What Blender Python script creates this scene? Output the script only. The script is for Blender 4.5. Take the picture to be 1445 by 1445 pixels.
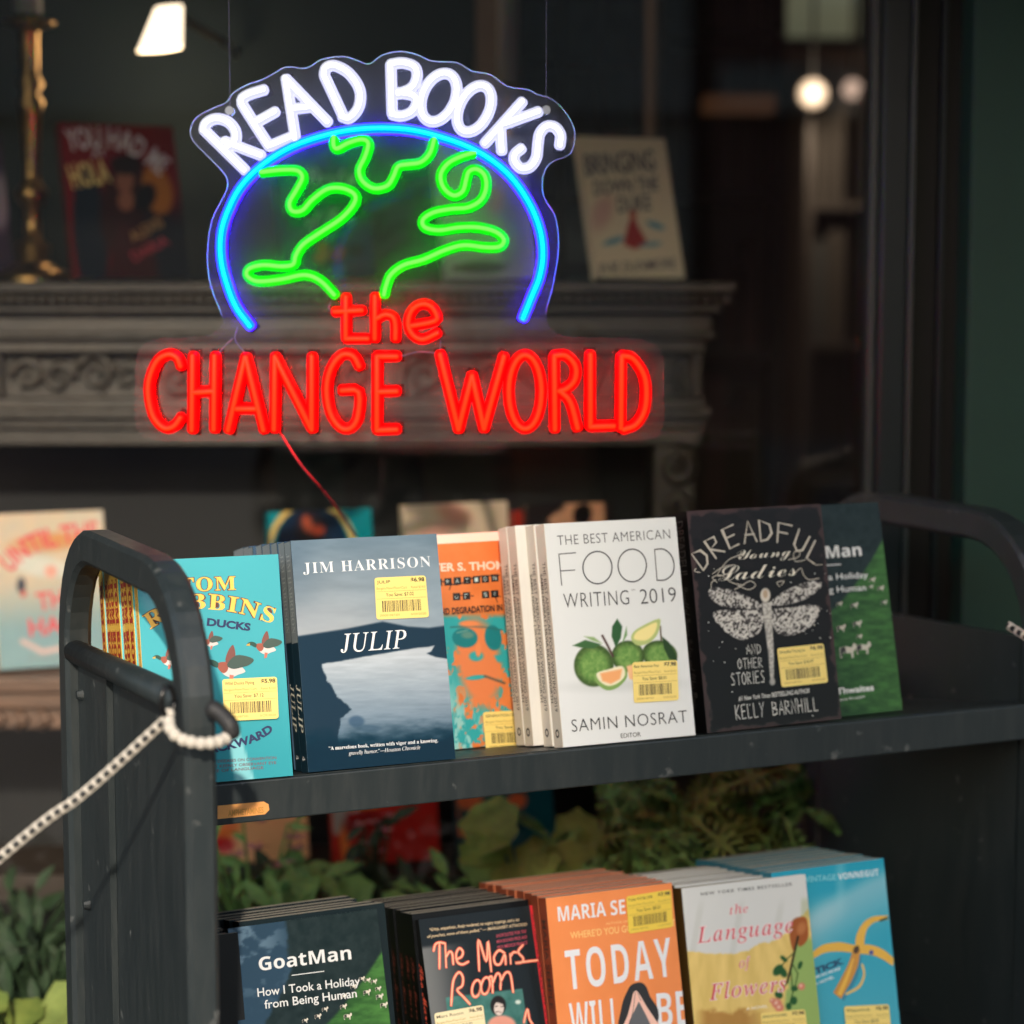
import bpy, math, random
import numpy as np
from mathutils import Vector, Matrix, noise
random.seed(7); rng=np.random.default_rng(7)
S=bpy.context.scene
for o in list(bpy.data.objects): bpy.data.objects.remove(o)
C=S.collection
R=math.radians
# ------------------------------------------------------------------ camera
F=3050.; CX=CY=722.5; PITCH=math.atan(322/F); CZ=1.4
cam=bpy.data.cameras.new('camera'); camo=bpy.data.objects.new('camera',cam); C.objects.link(camo)
cam.sensor_width=36; cam.sensor_fit='HORIZONTAL'; cam.lens=36*F/1445
camo.location=(0,0,CZ); camo.rotation_euler=(math.pi/2-PITCH,0,0)
cam.clip_end=500; cam.clip_start=.05
cam.dof.use_dof=True; cam.dof.focus_distance=1.92; cam.dof.aperture_fstop=cam.lens/23.; cam.dof.aperture_blades=0
S.camera=camo
# ------------------------------------------------------------------ light
W=bpy.data.worlds.new('World'); S.world=W; W.use_nodes=True
nt=W.node_tree; bg=nt.nodes['Background']; sky=nt.nodes.new('ShaderNodeTexSky')
SUN=Vector((.07,-.954,.43)).normalized()
sky.sky_type='NISHITA'; sky.sun_disc=False
sky.sun_elevation=math.asin(SUN.z); sky.sun_rotation=math.atan2(SUN.x,SUN.y)
sky.air_density=1.2; sky.dust_density=2.5
nt.links.new(sky.outputs[0],bg.inputs[0]); bg.inputs[1].default_value=.15
sl=bpy.data.lights.new('sun','SUN'); so=bpy.data.objects.new('sun',sl); C.objects.link(so)
sl.energy=2.0; sl.angle=R(1.2); sl.color=(1,.87,.73)
so.rotation_euler=SUN.to_track_quat('Z','Y').to_euler()
S.view_settings.view_transform='Standard'; S.view_settings.look='None'
S.view_settings.gamma=1; S.view_settings.exposure=1.16; S.view_settings.use_curve_mapping=False
S.cycles.max_bounces=8; S.cycles.transparent_max_bounces=16
S.cycles.caustics_reflective=False; S.cycles.caustics_refractive=False
S.cycles.sample_clamp_indirect=4

# ------------------------------------------------------------------ helpers
cp_,sp_=math.cos(PITCH),math.sin(PITCH)
def ray(x,y):
    a=(x-CX)/F; b=-(y-CY)/F
    return Vector((a,cp_+b*sp_,-sp_+b*cp_))
CAMP=Vector((0,0,CZ))
def at(x,y,Y):            # point on the vertical plane y=Y seen at (x,y) of the photograph
    r=ray(x,y); return CAMP+r*(Y/r.y)
def lin(c):
    c=np.asarray(c,float)/255.; return np.where(c<=.04045,c/12.92,((c+.055)/1.055)**2.4)
def rgb(*c): return tuple(float(v) for v in lin(c))
MATS={}
def mat(name,col=(.5,.5,.5),rough=.5,metal=0,emit=None,es=1,spec=.5,coat=0,noise_amt=0,nscale=20,bump=0,bscale=80,col2=None,stretch=None,trans=0):
    if name in MATS: return MATS[name]
    m=bpy.data.materials.new(name); m.use_nodes=True; t=m.node_tree; b=t.nodes['Principled BSDF']
    b.inputs['Base Color'].default_value=(*col,1); b.inputs['Roughness'].default_value=rough
    b.inputs['Metallic'].default_value=metal; b.inputs['Specular IOR Level'].default_value=spec
    b.inputs['Coat Weight'].default_value=coat; b.inputs['Coat Roughness'].default_value=.25
    if emit is not None:
        b.inputs['Emission Color'].default_value=(*emit,1); b.inputs['Emission Strength'].default_value=es
    tc=t.nodes.new('ShaderNodeTexCoord'); mp=t.nodes.new('ShaderNodeMapping'); t.links.new(tc.outputs['Object'],mp.inputs[0])
    if stretch: mp.inputs['Scale'].default_value=stretch
    if noise_amt:
        n=t.nodes.new('ShaderNodeTexNoise'); n.inputs['Scale'].default_value=nscale; n.inputs['Detail'].default_value=8; n.inputs['Roughness'].default_value=.65
        t.links.new(mp.outputs[0],n.inputs[0])
        r=t.nodes.new('ShaderNodeValToRGB'); r.color_ramp.elements[0].position=.5-.5*(1-noise_amt)-.0; r.color_ramp.elements[1].position=min(1,.5+.5*(1-noise_amt))
        r.color_ramp.elements[0].position=.38; r.color_ramp.elements[1].position=.68
        c2=col2 or tuple(v*(1-noise_amt) for v in col)
        r.color_ramp.elements[0].color=(*col,1); r.color_ramp.elements[1].color=(*c2,1)
        t.links.new(n.outputs[0],r.inputs[0]); t.links.new(r.outputs[0],b.inputs['Base Color'])
    if bump:
        n2=t.nodes.new('ShaderNodeTexNoise'); n2.inputs['Scale'].default_value=bscale; n2.inputs['Detail'].default_value=5
        t.links.new(mp.outputs[0],n2.inputs[0])
        bp=t.nodes.new('ShaderNodeBump'); bp.inputs['Strength'].default_value=bump; bp.inputs['Distance'].default_value=.002
        t.links.new(n2.outputs[0],bp.inputs['Height']); t.links.new(bp.outputs[0],b.inputs['Normal'])
    MATS[name]=m; return m
def ink(*c):
    return mat('ink_%d_%d_%d'%c,tuple(min(.9,v*1.0) for v in rgb(*c)),rough=.45)
def obj(name,V,Fc,m,parent=None,col=None,smooth=False):
    me=bpy.data.meshes.new(name); me.from_pydata([tuple(map(float,v)) for v in V],[],[tuple(f) for f in Fc])
    if m: me.materials.append(m)
    if col is not None:
        a=me.color_attributes.new('Col','FLOAT_COLOR','POINT')
        a.data.foreach_set('color',np.concatenate([np.asarray(col,np.float32),np.ones((len(col),1),np.float32)],1).ravel())
    if smooth: me.polygons.foreach_set('use_smooth',[True]*len(me.polygons))
    o=bpy.data.objects.new(name,me); C.objects.link(o)
    if parent: o.parent=parent
    return o
def link(name,me,parent=None,loc=None,rot=None):
    o=bpy.data.objects.new(name,me); C.objects.link(o)
    if parent: o.parent=parent
    if loc is not None: o.location=loc
    if rot is not None: o.rotation_euler=rot
    return o
def tag(o,label=None,cat=None,group=None,kind=None):
    if label: o['label']=label
    if cat: o['category']=cat
    if group: o['group']=group
    if kind: o['kind']=kind
    return o
def thing(name,label,cat,loc=(0,0,0),group=None,M=None):
    o=bpy.data.objects.new(name,None); C.objects.link(o); o.empty_display_size=.05
    if M is not None: o.matrix_world=M
    else: o.location=loc
    return tag(o,label,cat,group)
class MB:
    def __init__(s): s.V=[]; s.F=[]
    def add(s,V,Fc):
        k=len(s.V); s.V+=[tuple(v) for v in V]; s.F+=[tuple(i+k for i in f) for f in Fc]; return s
    def box(s,x0,x1,y0,y1,z0,z1,bev=0):
        V=[(x,y,z) for x in (x0,x1) for y in (y0,y1) for z in (z0,z1)]
        Fc=[(0,1,3,2),(4,6,7,5),(0,4,5,1),(2,3,7,6),(0,2,6,4),(1,5,7,3)]
        return s.add(V,Fc)
    def build(s,name,m,parent=None,smooth=False,bevel=0):
        o=obj(name,s.V,s.F,m,parent,smooth=smooth)
        if bevel:
            b=o.modifiers.new('b','BEVEL'); b.width=bevel; b.segments=2; b.limit_method='ANGLE'
        return o
def sweep(path,prof,frames=None,closed=False,caps=True):
    """path: points; prof: list of (a,b); frames: (A,B) per point"""
    path=[Vector(p) for p in path]; n=len(path); k=len(prof); V=[];Fc=[]
    for i,p in enumerate(path):
        A,B=frames[i]
        for a,b in prof: V.append(p+A*a+B*b)
    for i in range(n if closed else n-1):
        j=(i+1)%n
        for q in range(k): Fc.append((i*k+q,i*k+(q+1)%k,j*k+(q+1)%k,j*k+q))
    if caps and not closed:
        Fc.append(tuple(range(k))[::-1]); Fc.append(tuple((n-1)*k+q for q in range(k)))
    return V,Fc
def tube(path,r,k=10,ref=Vector((0,1,0)),taper=None,caps=True,round_ends=False):
    path=[Vector(p) for p in path]; n=len(path)
    rr=[r if taper is None else taper(i/(max(1,n-1)))*r for i in range(n)]
    if round_ends:
        d0=(path[0]-path[1]).normalized(); d1=(path[-1]-path[-2]).normalized()
        path=[path[0]+d0*r*.75,path[0]+d0*r*.45]+path+[path[-1]+d1*r*.45,path[-1]+d1*r*.75]
        rr=[r*.45,r*.85]+rr+[r*.85,r*.45]; n=len(path)
    V=[];Fc=[]
    for i,p in enumerate(path):
        t=(path[min(i+1,n-1)]-path[max(i-1,0)]).normalized()
        rf=ref if abs(t.dot(ref))<.95 else Vector((1,0,0))
        A=t.cross(rf).normalized(); B=A.cross(t)
        for q in range(k):
            a=2*math.pi*q/k; V.append(p+(A*math.cos(a)+B*math.sin(a))*rr[i])
    for i in range(n-1):
        for q in range(k): Fc.append((i*k+q,i*k+(q+1)%k,(i+1)*k+(q+1)%k,(i+1)*k+q))
    if caps: Fc.append(tuple(range(k))[::-1]); Fc.append(tuple((n-1)*k+q for q in range(k)))
    return V,Fc
def catmull(P,seg=6,closed=False):
    P=[np.array(p,float) for p in P]; n=len(P)
    if n<3 : return P
    out=[]
    rng_=range(n if closed else n-1)
    for i in rng_:
        p1,p2=P[i],P[(i+1)%n]
        p0=P[(i-1)%n] if (closed or i>0) else 2*p1-p2
        p3=P[(i+2)%n] if (closed or i<n-2) else 2*p2-p1
        for t in np.arange(seg)/seg:
            out.append(.5*((2*p1)+(-p0+p2)*t+(2*p0-5*p1+4*p2-p3)*t*t+(-p0+3*p1-3*p2+p3)*t**3))
    if not closed: out.append(P[-1])
    return out
def ell(cx,cy,a,b,ang=0,n=24):
    c,s_=math.cos(R(ang)),math.sin(R(ang))
    return [(cx+a*math.cos(t)*c-b*math.sin(t)*s_,cy+a*math.cos(t)*s_+b*math.sin(t)*c) for t in np.linspace(0,2*math.pi,n,endpoint=False)]
# --- glyphs: Blender's own text object, other styles through the mathematical alphabets of its fallback font
def style(s,st):
    if st in('n','ss','sb','mono','sbi'): return s
    if st=='bi': st='it'
    up,lo,dg={'bs':(0x1D400,0x1D41A,0x1D7CE),'it':(0x1D434,0x1D44E,0),'bi':(0x1D468,0x1D482,0),'ss':(0x1D5A0,0x1D5BA,0x1D7E2),'sbr':(0x1D5D4,0x1D5EE,0x1D7EC),'scr':(0x1D4D0,0x1D4EA,0),'sbi':(0x1D63C,0x1D656,0),'mono':(0x1D670,0x1D68A,0x1D7F6)}[st]
    o=''
    for ch in s:
        if st=='it' and ch=='h': o+='\u210e'
        elif 'A'<=ch<='Z': o+=chr(up+ord(ch)-65)
        elif 'a'<=ch<='z': o+=chr(lo+ord(ch)-97)
        elif '0'<=ch<='9' and dg: o+=chr(dg+ord(ch)-48)
        else: o+=ch
    return o
_tc=bpy.data.curves.new('t','FONT'); _to=bpy.data.objects.new('t',_tc); _ts=bpy.data.scenes.new('type_setting'); _ts.collection.objects.link(_to); _tc.resolution_u=3
_gc={}
def glyphs(s,st='n',off=0,spacing=1):
    key=(s,st,off,spacing)
    if key in _gc: return _gc[key]
    _tc.body=style(s,st); _tc.offset=off+(.012 if st in('sb','sbi') else 0); _tc.shear=.25 if st=='sbi' else 0; _tc.space_character=spacing
    vl=_ts.view_layers[0]; vl.update()
    e=_to.evaluated_get(vl.depsgraph); me=e.to_mesh()
    V=np.array([v.co[:2] for v in me.vertices]).reshape(-1,2); Fc=[tuple(p.vertices) for p in me.polygons]
    e.to_mesh_clear()
    if len(V): V[:,0]-=V[:,0].min()
    _gc[key]=(V,Fc); return _gc[key]
# ------------------------------------------------------------------ cart frame of reference
A0=Vector((-.25747,1.83696,.97)); TH=R(24.4916)
U=Vector((math.cos(TH),math.sin(TH),0)); N=Vector((-math.sin(TH),math.cos(TH),0)); Z=Vector((0,0,1))
CM=Matrix(((U.x,N.x,0,A0.x),(U.y,N.y,0,A0.y),(0,0,1,0),(0,0,0,1)))
BETA=.155
def cover_mat():
    if 'printed_cover' in MATS: return MATS['printed_cover']
    m=bpy.data.materials.new('printed_cover'); m.use_nodes=True; t=m.node_tree; b=t.nodes['Principled BSDF']
    a=t.nodes.new('ShaderNodeAttribute'); a.attribute_name='Col'; t.links.new(a.outputs['Color'],b.inputs['Base Color'])
    b.inputs['Roughness'].default_value=.34; b.inputs['Specular IOR Level'].default_value=.18
    n2=t.nodes.new('ShaderNodeTexNoise'); n2.inputs['Scale'].default_value=30; n2.inputs['Detail'].default_value=3
    tc=t.nodes.new('ShaderNodeTexCoord'); t.links.new(tc.outputs['Object'],n2.inputs[0])
    bp=t.nodes.new('ShaderNodeBump'); bp.inputs['Strength'].default_value=.12; bp.inputs['Distance'].default_value=.002
    t.links.new(n2.outputs[0],bp.inputs['Height']); t.links.new(bp.outputs[0],b.inputs['Normal'])
    MATS['printed_cover']=m; return m
PAPER=mat('book_paper',(.62,.56,.45),rough=.9,noise_amt=.35,nscale=60,stretch=(1,60,1),bump=.4,bscale=60)
GAIN=.95
def shade(c): return np.clip(lin(c)*GAIN*1.02-.007,.0015,.85)
# value noise on arrays
_tab=rng.random((256,256))
def vn(x,y):
    xi=np.floor(x).astype(int); yi=np.floor(y).astype(int); fx=x-xi; fy=y-yi
    fx=fx*fx*(3-2*fx); fy=fy*fy*(3-2*fy)
    g=lambda a,b:_tab[a%256,b%256]
    return (g(xi,yi)*(1-fx)+g(xi+1,yi)*fx)*(1-fy)+(g(xi,yi+1)*(1-fx)+g(xi+1,yi+1)*fx)*fy
def fbm(x,y,o=4):
    s=0;a=.5
    for i in range(o): s=s+a*vn(x*2**i+i*17.3,y*2**i+i*9.1); a*=.5
    return s/(1-.5**o)
def sst(a,b,x):
    t=np.clip((x-a)/(b-a),0,1); return t*t*(3-2*t)
def poly_sd(X,Y,P):
    P=np.array(P,float); d=np.full(X.shape,1e9); inside=np.zeros(X.shape,bool); n=len(P)
    for i in range(n):
        a=P[i];b=P[(i+1)%n]; ex,ey=b-a; wx=X-a[0]; wy=Y-a[1]
        t=np.clip((wx*ex+wy*ey)/(ex*ex+ey*ey+1e-9),0,1)
        d=np.minimum(d,np.hypot(wx-ex*t,wy-ey*t))
        c=((a[1]>Y)!=(b[1]>Y))&(X<(b[0]-a[0])*(Y-a[1])/(b[1]-a[1]+1e-12)+a[0]); inside^=c
    return np.where(inside,-d,d)
def mix(base,col,m):
    col=np.array(col,float) if not isinstance(col,np.ndarray) else col
    return base*(1-m[...,None])+col*m[...,None]
def pm(X,Y,P,soft=1.2): return sst(soft,-soft,poly_sd(X,Y,P))
def lm(X,Y,P,w,soft=1.): 
    d=np.full(X.shape,1e9)
    for a,b in zip(P[:-1],P[1:]):
        a=np.array(a,float);b=np.array(b,float); e=b-a; t=np.clip(((X-a[0])*e[0]+(Y-a[1])*e[1])/(e@e+1e-9),0,1)
        d=np.minimum(d,np.hypot(X-a[0]-e[0]*t,Y-a[1]-e[1]*t))
    return sst(w/2+soft,w/2-soft,d)
def em(X,Y,cx,cy,a,b,ang=0,soft=.1):
    c,s_=math.cos(R(ang)),math.sin(R(ang)); dx=X-cx;dy=Y-cy
    q=np.hypot((dx*c+dy*s_)/a,(-dx*s_+dy*c)/b); return sst(1+soft,1-soft,q)

class Book:
    """a book: root empty at its lower front spine corner, x across the cover, y into the book, z up the cover"""
    def __init__(s,name,label,Wd,H,T,M,cat='book',group=None,curl=0.0,art=None,base=(200,200,200),spine=None,res=None,hard=False,ycol=None,edge=None):
        s.W,s.H,s.T,s.M,s.curl=Wd,H,T,M,curl; s.Mi=M.inverted()
        s.root=thing(name,label,cat,M=M,group=group); s.k=0
        base=np.array(base,float); spine=np.array(spine if spine is not None else base,float)
        th=.0022 if hard else .0003
        nx,nz=res or (2,2)
        xs=np.linspace(0,Wd,nx); zs=np.linspace(0,H,nz); GX,GZ=np.meshgrid(xs,zs)
        V=[(x,-s.lift(x),z) for x,z in zip(GX.ravel(),GZ.ravel())]
        Fc=[(j*nx+i,j*nx+i+1,(j+1)*nx+i+1,(j+1)*nx+i) for j in range(nz-1) for i in range(nx-1)]
        if art is not None:
            P=np.array(V)@np.array(M.to_3x3()).T+np.array(M.translation)-np.array([0,0,CZ])
            d=P[:,1]*cp_-P[:,2]*sp_; v=P[:,1]*sp_+P[:,2]*cp_
            X=CX+F*P[:,0]/d; Y=CY-F*v/d
            col=shade(art(X,Y,GX.ravel()/Wd,GZ.ravel()/H))
        else: col=np.tile(shade(base),(len(V),1))
        # the rest of the wrap: rim + inner of front board, spine, back board
        def bx(x0,x1,y0,y1,z0,z1,c):
            k=len(V); V.extend([(x,y,z) for x in (x0,x1) for y in (y0,y1) for z in (z0,z1)])
            Fc.extend([tuple(i+k for i in f) for f in [(0,1,3,2),(4,6,7,5),(0,4,5,1),(2,3,7,6),(0,2,6,4),(1,5,7,3)]])
            return np.tile(shade(c),(8,1))
        e=edge if edge is not None else base*.93
        if s.curl: cols=[col]
        else: cols=[col,bx(0,Wd,.00004,th,0,H,e)]
        cols+= [bx(-.0003,th,.0002,T,0,H,spine), bx(0,Wd,T-th,T+.0002,0,H,base)]
        s.cover=obj('cover',V,Fc,cover_mat(),s.root,col=np.concatenate(cols))
        g=.003 if hard else .00005
        s.pages=MB().box(th+.0001,Wd-g-.0006,th,T-th,g,H-g).build('pages',PAPER,s.root)
    def lift(s,x): return s.curl*(max(0,x)/s.W)**3
    def loc(s,x,y):
        r=ray(x,y); o=s.Mi@CAMP; d=s.Mi.to_3x3()@r
        t=-o.y/d.y; p=o+d*t
        if s.curl:
            for _ in range(3): t=(-s.lift(p.x)-o.y)/d.y; p=o+d*t
        return np.array([p.x,p.z])
    def _put(s,name,V2,Fc,m,parent,layer=None,clip=True):
        s.k+=1; yo=.00012+.00006*(layer if layer is not None else s.k)
        V2=np.asarray(V2)
        if clip: V2=np.stack([np.clip(V2[:,0],.0003,s.W-.0003),np.clip(V2[:,1],.0003,s.H-.0003)],1)
        V=[(x,-s.lift(x)-yo,z) for x,z in V2]
        return obj(name,V,Fc,m,parent or s.root)
    def text(s,name,string,path,cap,m,st='n',off=0,spacing=1,parent=None,layer=None,shear=0,hand=False):
        """path: photo-pixel baseline; cap: cap height in photo pixels"""
        P=[s.loc(*p) for p in (catmull(path,5) if len(path)>2 else path)]
        up=s.loc(path[0][0]+ (0),path[0][1]-cap)-s.loc(*path[0]); ch=np.linalg.norm(up)
        V,Fc=(hand_text(string) if hand else glyphs(string,st,off,spacing))
        if not len(V): return
        return s._put(name,warp(V,P,ch,shear,1. if hand else .72),Fc,m,parent or s.cover,layer)
    def poly(s,name,polys,m,parent=None,layer=None,smooth=0):
        V=[];Fc=[]
        for P in polys:
            if smooth: P=catmull(P,smooth,True)
            k=len(V); V+= [s.loc(*p) for p in P]; Fc.append(tuple(range(k,len(V))))
        return s._put(name,V,Fc,m,parent or s.cover,layer)
    def ribbon(s,name,lines,w,m,parent=None,layer=None,smooth=5):
        V=[];Fc=[]
        sc=np.linalg.norm(s.loc(CX+10,CY)-s.loc(CX,CY))/10
        for L in lines:
            L=[s.loc(*p) for p in (catmull(L,smooth) if smooth and len(L)>2 else L)]
            rib(L,w*sc/2,V,Fc)
        return s._put(name,V,Fc,m,parent or s.cover,layer)
    def spine_text(s,string,z0,z1,frac,m,st='n',off=0,center=.5,name='spine_lettering'):
        V,Fc=glyphs(string,st,off); w=V[:,0].max(); h=.72
        sc=(z0-z1)*s.H/w; q=s.T*frac/h
        # reads downwards: x of the text runs along -z, its top towards the front cover
        VV=[(-.0006,s.T*center-(y-h/2)*q*1.0,z0*s.H-x*sc) for x,y in V]
        return obj(name,VV,[f[::-1] for f in Fc],m,s.cover)
    def sticker(s,c,title,price,save,paper=(240,214,122),pcol=None,bar=True):
        """c: photo-pixel corners tl,tr,br,bl"""
        T=[s.loc(*p) for p in c]; s.k+=1; y0=.0004+.00006*s.k
        LC=[s.lift(max(0,q[0])) for q in T]
        def LF(u,v): return (LC[0]*(1-u)+LC[1]*u)*(1-v)+(LC[3]*(1-u)+LC[2]*u)*v
        def B(u,v): # v down
            p=(T[0]*(1-u)+T[1]*u)*(1-v)+(T[3]*(1-u)+T[2]*u)*v; return p
        r=.05; pts=[]
        for (cu,cv,a0) in ((1-r,r*1.2,-90),(1-r,1-r*1.2,0),(r,1-r*1.2,90),(r,r*1.2,180)):
            for a in (0,30,60,90): pts.append((cu+r*math.cos(R(a0+a)),cv+r*1.2*math.sin(R(a0+a))))
        V=[];k=len(pts)
        for dy in (0,-.0002):
            for u_,v_ in pts:
                p=B(u_,v_); V.append((p[0],-LF(u_,v_)-y0+dy,p[1]))
        Fc=[tuple(range(k,2*k))]+[(i,(i+1)%k,(i+1)%k+k,i+k) for i in range(k)]
        st=obj('price_sticker',V,Fc,mat('sticker_%d_%d_%d'%paper,rgb(*paper),rough=.5),s.cover)
        dk=ink(48,42,30); md=ink(165,138,62)
        def tx(nm,string,u0,u1,v,h,m,off=0,stl='n'):
            V,Fc=glyphs(string,stl,off); w=V[:,0].max()
            out=[]
            for x,y in V:
                a,b=u0+(u1-u0)*x/w,v-h*y/.72; p=B(a,b); out.append((p[0],-LF(a,b)-y0-.0003,p[1]))
            return out,Fc
        def quads(L,nm,m):
            V=[];Fc=[]
            for u0,u1,v0,v1 in L:
                k=len(V)
                for a,b in ((u0,v1),(u1,v1),(u1,v0),(u0,v0)):
                    p=B(a,b); V.append((p[0],-LF(a,b)-y0-.0003,p[1]))
                Fc.append((k,k+1,k+2,k+3))
            o=obj(nm,V,Fc,m,st)
        mb=MB(); mb.add(*tx('',title,.04,.58 if len(title)>8 else .3,.145,.075,dk,.004)); mb.add(*tx('',price,.70,.97,.135,.095,dk,.02,'sb')); mb.add(*tx('','You Save: '+save,.2,.74,.46,.085,dk,.004)); mb.build('price_lettering',dk,st)
        # the small print (kept pale as on the label)
        mb=MB(); mb.add(*tx('','Bargain/New/Floor/Cart',.03,.62,.29,.06,md)); mb.add(*tx('','Retail $14.0',.70,.97,.29,.055,md)); mb.add(*tx('','200001087301',.06,.44,.93,.05,md)); mb.add(*tx('','5/29/2020',.66,.95,.93,.05,md)); tag(mb.build('small_print',md,st),kind='stuff')
        quads([(.02,.98,.335,.343),(.02,.98,.51,.518)],'rule_line',md)
        if bar:
            L=[];u0=.12; rr=random.Random(len(title)*7+int(price[1])); 
            while u0<.86:
                w=rr.choice((.008,.008,.014,.02)); L.append((u0,u0+w,.56,.83)); u0+=w+rr.choice((.01,.012,.018))
            quads(L,'barcode',dk)
        return st
def warp(V,P,ch,shear,capu):
    P=np.array(P); seg=np.linalg.norm(np.diff(P,axis=0),axis=1); cum=np.r_[0,np.cumsum(seg)]; L=cum[-1]
    w=V[:,0].max(); out=[]
    for x,y in V:
        yy=y/capu*ch; d=min(max((x/w)*L+shear*yy,-1),L*1.2); 
        i=min(max(int(np.searchsorted(cum,d))-1,0),len(seg)-1)
        dr=(P[i+1]-P[i])/seg[i]; p=P[i]+dr*(d-cum[i]); out.append(p+np.array([-dr[1],dr[0]])*yy)
    return np.array(out)
def rib(L,hw,V,Fc):
    L=[np.array(p,float) for p in L]; n=len(L)
    if n<2: return
    k=len(V)
    for i in range(n):
        t=L[min(i+1,n-1)]-L[max(i-1,0)]; t=t/(np.linalg.norm(t)+1e-12); nn=np.array([-t[1],t[0]])
        p=L[i]+(t*(-hw*.6 if i==0 else hw*.6 if i==n-1 else 0)); h=hw*(.75 if i in(0,n-1) else 1)
        V.append(p+nn*h); V.append(p-nn*h)
    for i in range(n-1): Fc.append((k+2*i+1,k+2*i+3,k+2*i+2,k+2*i))
# narrow hand lettering, one set of strokes per capital on a 0..1 box
HL={'A':[[(0,0),(.32,1),(.62,0)],[(.12,.38),(.52,.36)]],'B':[[(.02,0),(0,1),(.45,.85),(.42,.6),(.05,.52)],[(.05,.52),(.55,.4),(.5,.1),(.02,0)]],
'D':[[(.02,0),(0,1),(.45,.8),(.55,.4),(.35,.08),(.02,0)]],'E':[[(.5,1),(.02,.97),(.04,0),(.52,.04)],[(.04,.52),(.42,.54)]],'F':[[(.55,1),(.02,.95),(.04,0)],[(.04,.52),(.42,.55)]],
'H':[[(0,1),(.03,0)],[(.5,1),(.52,0)],[(.02,.5),(.5,.54)]],'I':[[(.1,1),(.12,0)]],'K':[[(0,1),(.03,0)],[(.5,1),(.03,.45),(.55,0)]],'L':[[(0,1),(.04,0),(.48,.04)]],
'N':[[(0,0),(.02,1),(.5,0),(.52,1)]],'O':[[(.3,1),(.02,.7),(.05,.2),(.3,0),(.56,.25),(.55,.75),(.3,1)]],'R':[[(.03,0),(0,1),(.45,.88),(.42,.6),(.04,.5),(.55,0)]],
'S':[[(.5,.92),(.25,1),(.05,.78),(.45,.35),(.4,.06),(.02,.06)]],'T':[[(0,.98),(.6,1)],[(.3,.98),(.32,0)]],'U':[[(0,1),(.04,.2),(.28,0),(.5,.2),(.52,1)]],'Y':[[(0,1),(.28,.5),(.55,1)],[(.28,.5),(.2,0)]]}
def hand_text(string,w=.05):
    V=[];Fc=[];x=0
    for i,ch in enumerate(string):
        if ch==' ': x+=.45; continue
        wd=.18 if ch=='I' else .58
        for L in HL[ch]:
            rib([(x+a,b) for a,b in L],w,V,Fc)
        x+=wd+.22
    V=np.array(V); V[:,0]-=V[:,0].min(); return V,Fc
def book_matrix(s,yaw,al,rec,dz,up=0,side=0):
    yw=R(yaw);a=R(al)
    ux=U*math.cos(yw)+N*math.sin(yw); nb=-U*math.sin(yw)+N*math.cos(yw)
    upv=Z*math.cos(a)+nb*math.sin(a); yb=nb*math.cos(a)-Z*math.sin(a)
    o=A0+U*s-Z*dz+(N*math.cos(BETA)-Z*math.sin(BETA))*rec+Z*.0012
    return Matrix(((ux.x,yb.x,upv.x,o.x),(ux.y,yb.y,upv.y,o.y),(ux.z,yb.z,upv.z,o.z),(0,0,0,1)))
def copy_tree(o,parent=None):
    c=o.copy(); C.objects.link(c); c.parent=parent
    for ch in o.children: copy_tree(ch,c)
    return c
# ================================================================== setting
def sheet(name,x0,x1,y0,y1,z,m): 
    o=obj(name,[(x0,y0,z),(x1,y0,z),(x1,y1,z),(x0,y1,z)],[(0,1,2,3)],m); return tag(o,kind='structure')
paving=mat('paving',(.16,.15,.14),rough=.9,noise_amt=.4,nscale=3,bump=.5,bscale=60)
asph=mat('asphalt',(.05,.05,.052),rough=.9,noise_amt=.3,nscale=8,bump=.6,bscale=120)
sheet('ground',-120,120,-120,120,-.16,asph)
sheet('road',-60,60,-11,-3,-.13,asph)
MBp=MB(); MBp.box(-60,60,-3,2.66,-.14,0); tag(MBp.build('pavement',paving),kind='structure')
MBp=MB(); MBp.box(-60,60,-15,-11,-.14,0); tag(MBp.build('far_pavement',paving),kind='structure')
brick=mat('street_brick',(.20,.085,.06),rough=.9,noise_amt=.4,nscale=5,bump=.5,bscale=40)
stone=mat('street_stone',(.36,.33,.28),rough=.85,noise_amt=.2,nscale=6)
paneg=mat('street_pane',(.03,.04,.045),rough=.06,spec=.9)
blind=mat('window_blind',(.55,.56,.48),rough=.8)
def street_house(name,label,x0,x1,y,h,wallm,cols,rows,z0=3.6):
    t=thing(name,label,'building',((x0+x1)/2,y,0),group=None)
    cx=(x0+x1)/2
    wm=MB(); wm.box(x0-cx,x1-cx,-9,0,-.1,h); wm.build('wall',wallm,t)
    MB().box(x0-cx-.1,x1-cx+.1,-.2,.35,h-.45,h+.02).build('cornice',stone,t)
    MB().box(x0-cx+.02,x1-cx-.02,.002,.25,2.9,3.3).build('shop_fascia',stone,t)
    fr=MB(); fr.box(-.6,.6,0,.09,-.92,.92); fm=None
    cw=(x1-x0)/cols
    for r in range(rows):
        for c in range(cols):
            zc=z0+1.2+r*2.9; 
            if zc>h-1.3: continue
            X=x0-cx+cw*(c+.5)
            w=MB(); w.box(-.62,-.54,0,.08,-.95,.95); w.box(.54,.62,0,.08,-.95,.95); w.box(-.54,.54,0,.08,.87,.95); w.box(-.7,.7,0,.14,-1.02,-.95)
            for gx in (-.18,.18): w.box(gx-.02,gx+.02,.02,.06,-.95,.87)
            for gz in (-.35,.25): w.box(-.54,.54,.025,.055,gz-.02,gz+.02)
            if fm is None: fm=w.build('window',stone,t); fm.location=(X,0,zc); o=fm
            else: o=link('window',fm.data,t,(X,0,zc))
            p=MB().box(-.54,.54,.004,.014,-.95,.87).build('pane',blind if (r+c)%3==0 else paneg,o)
    return t
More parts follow.
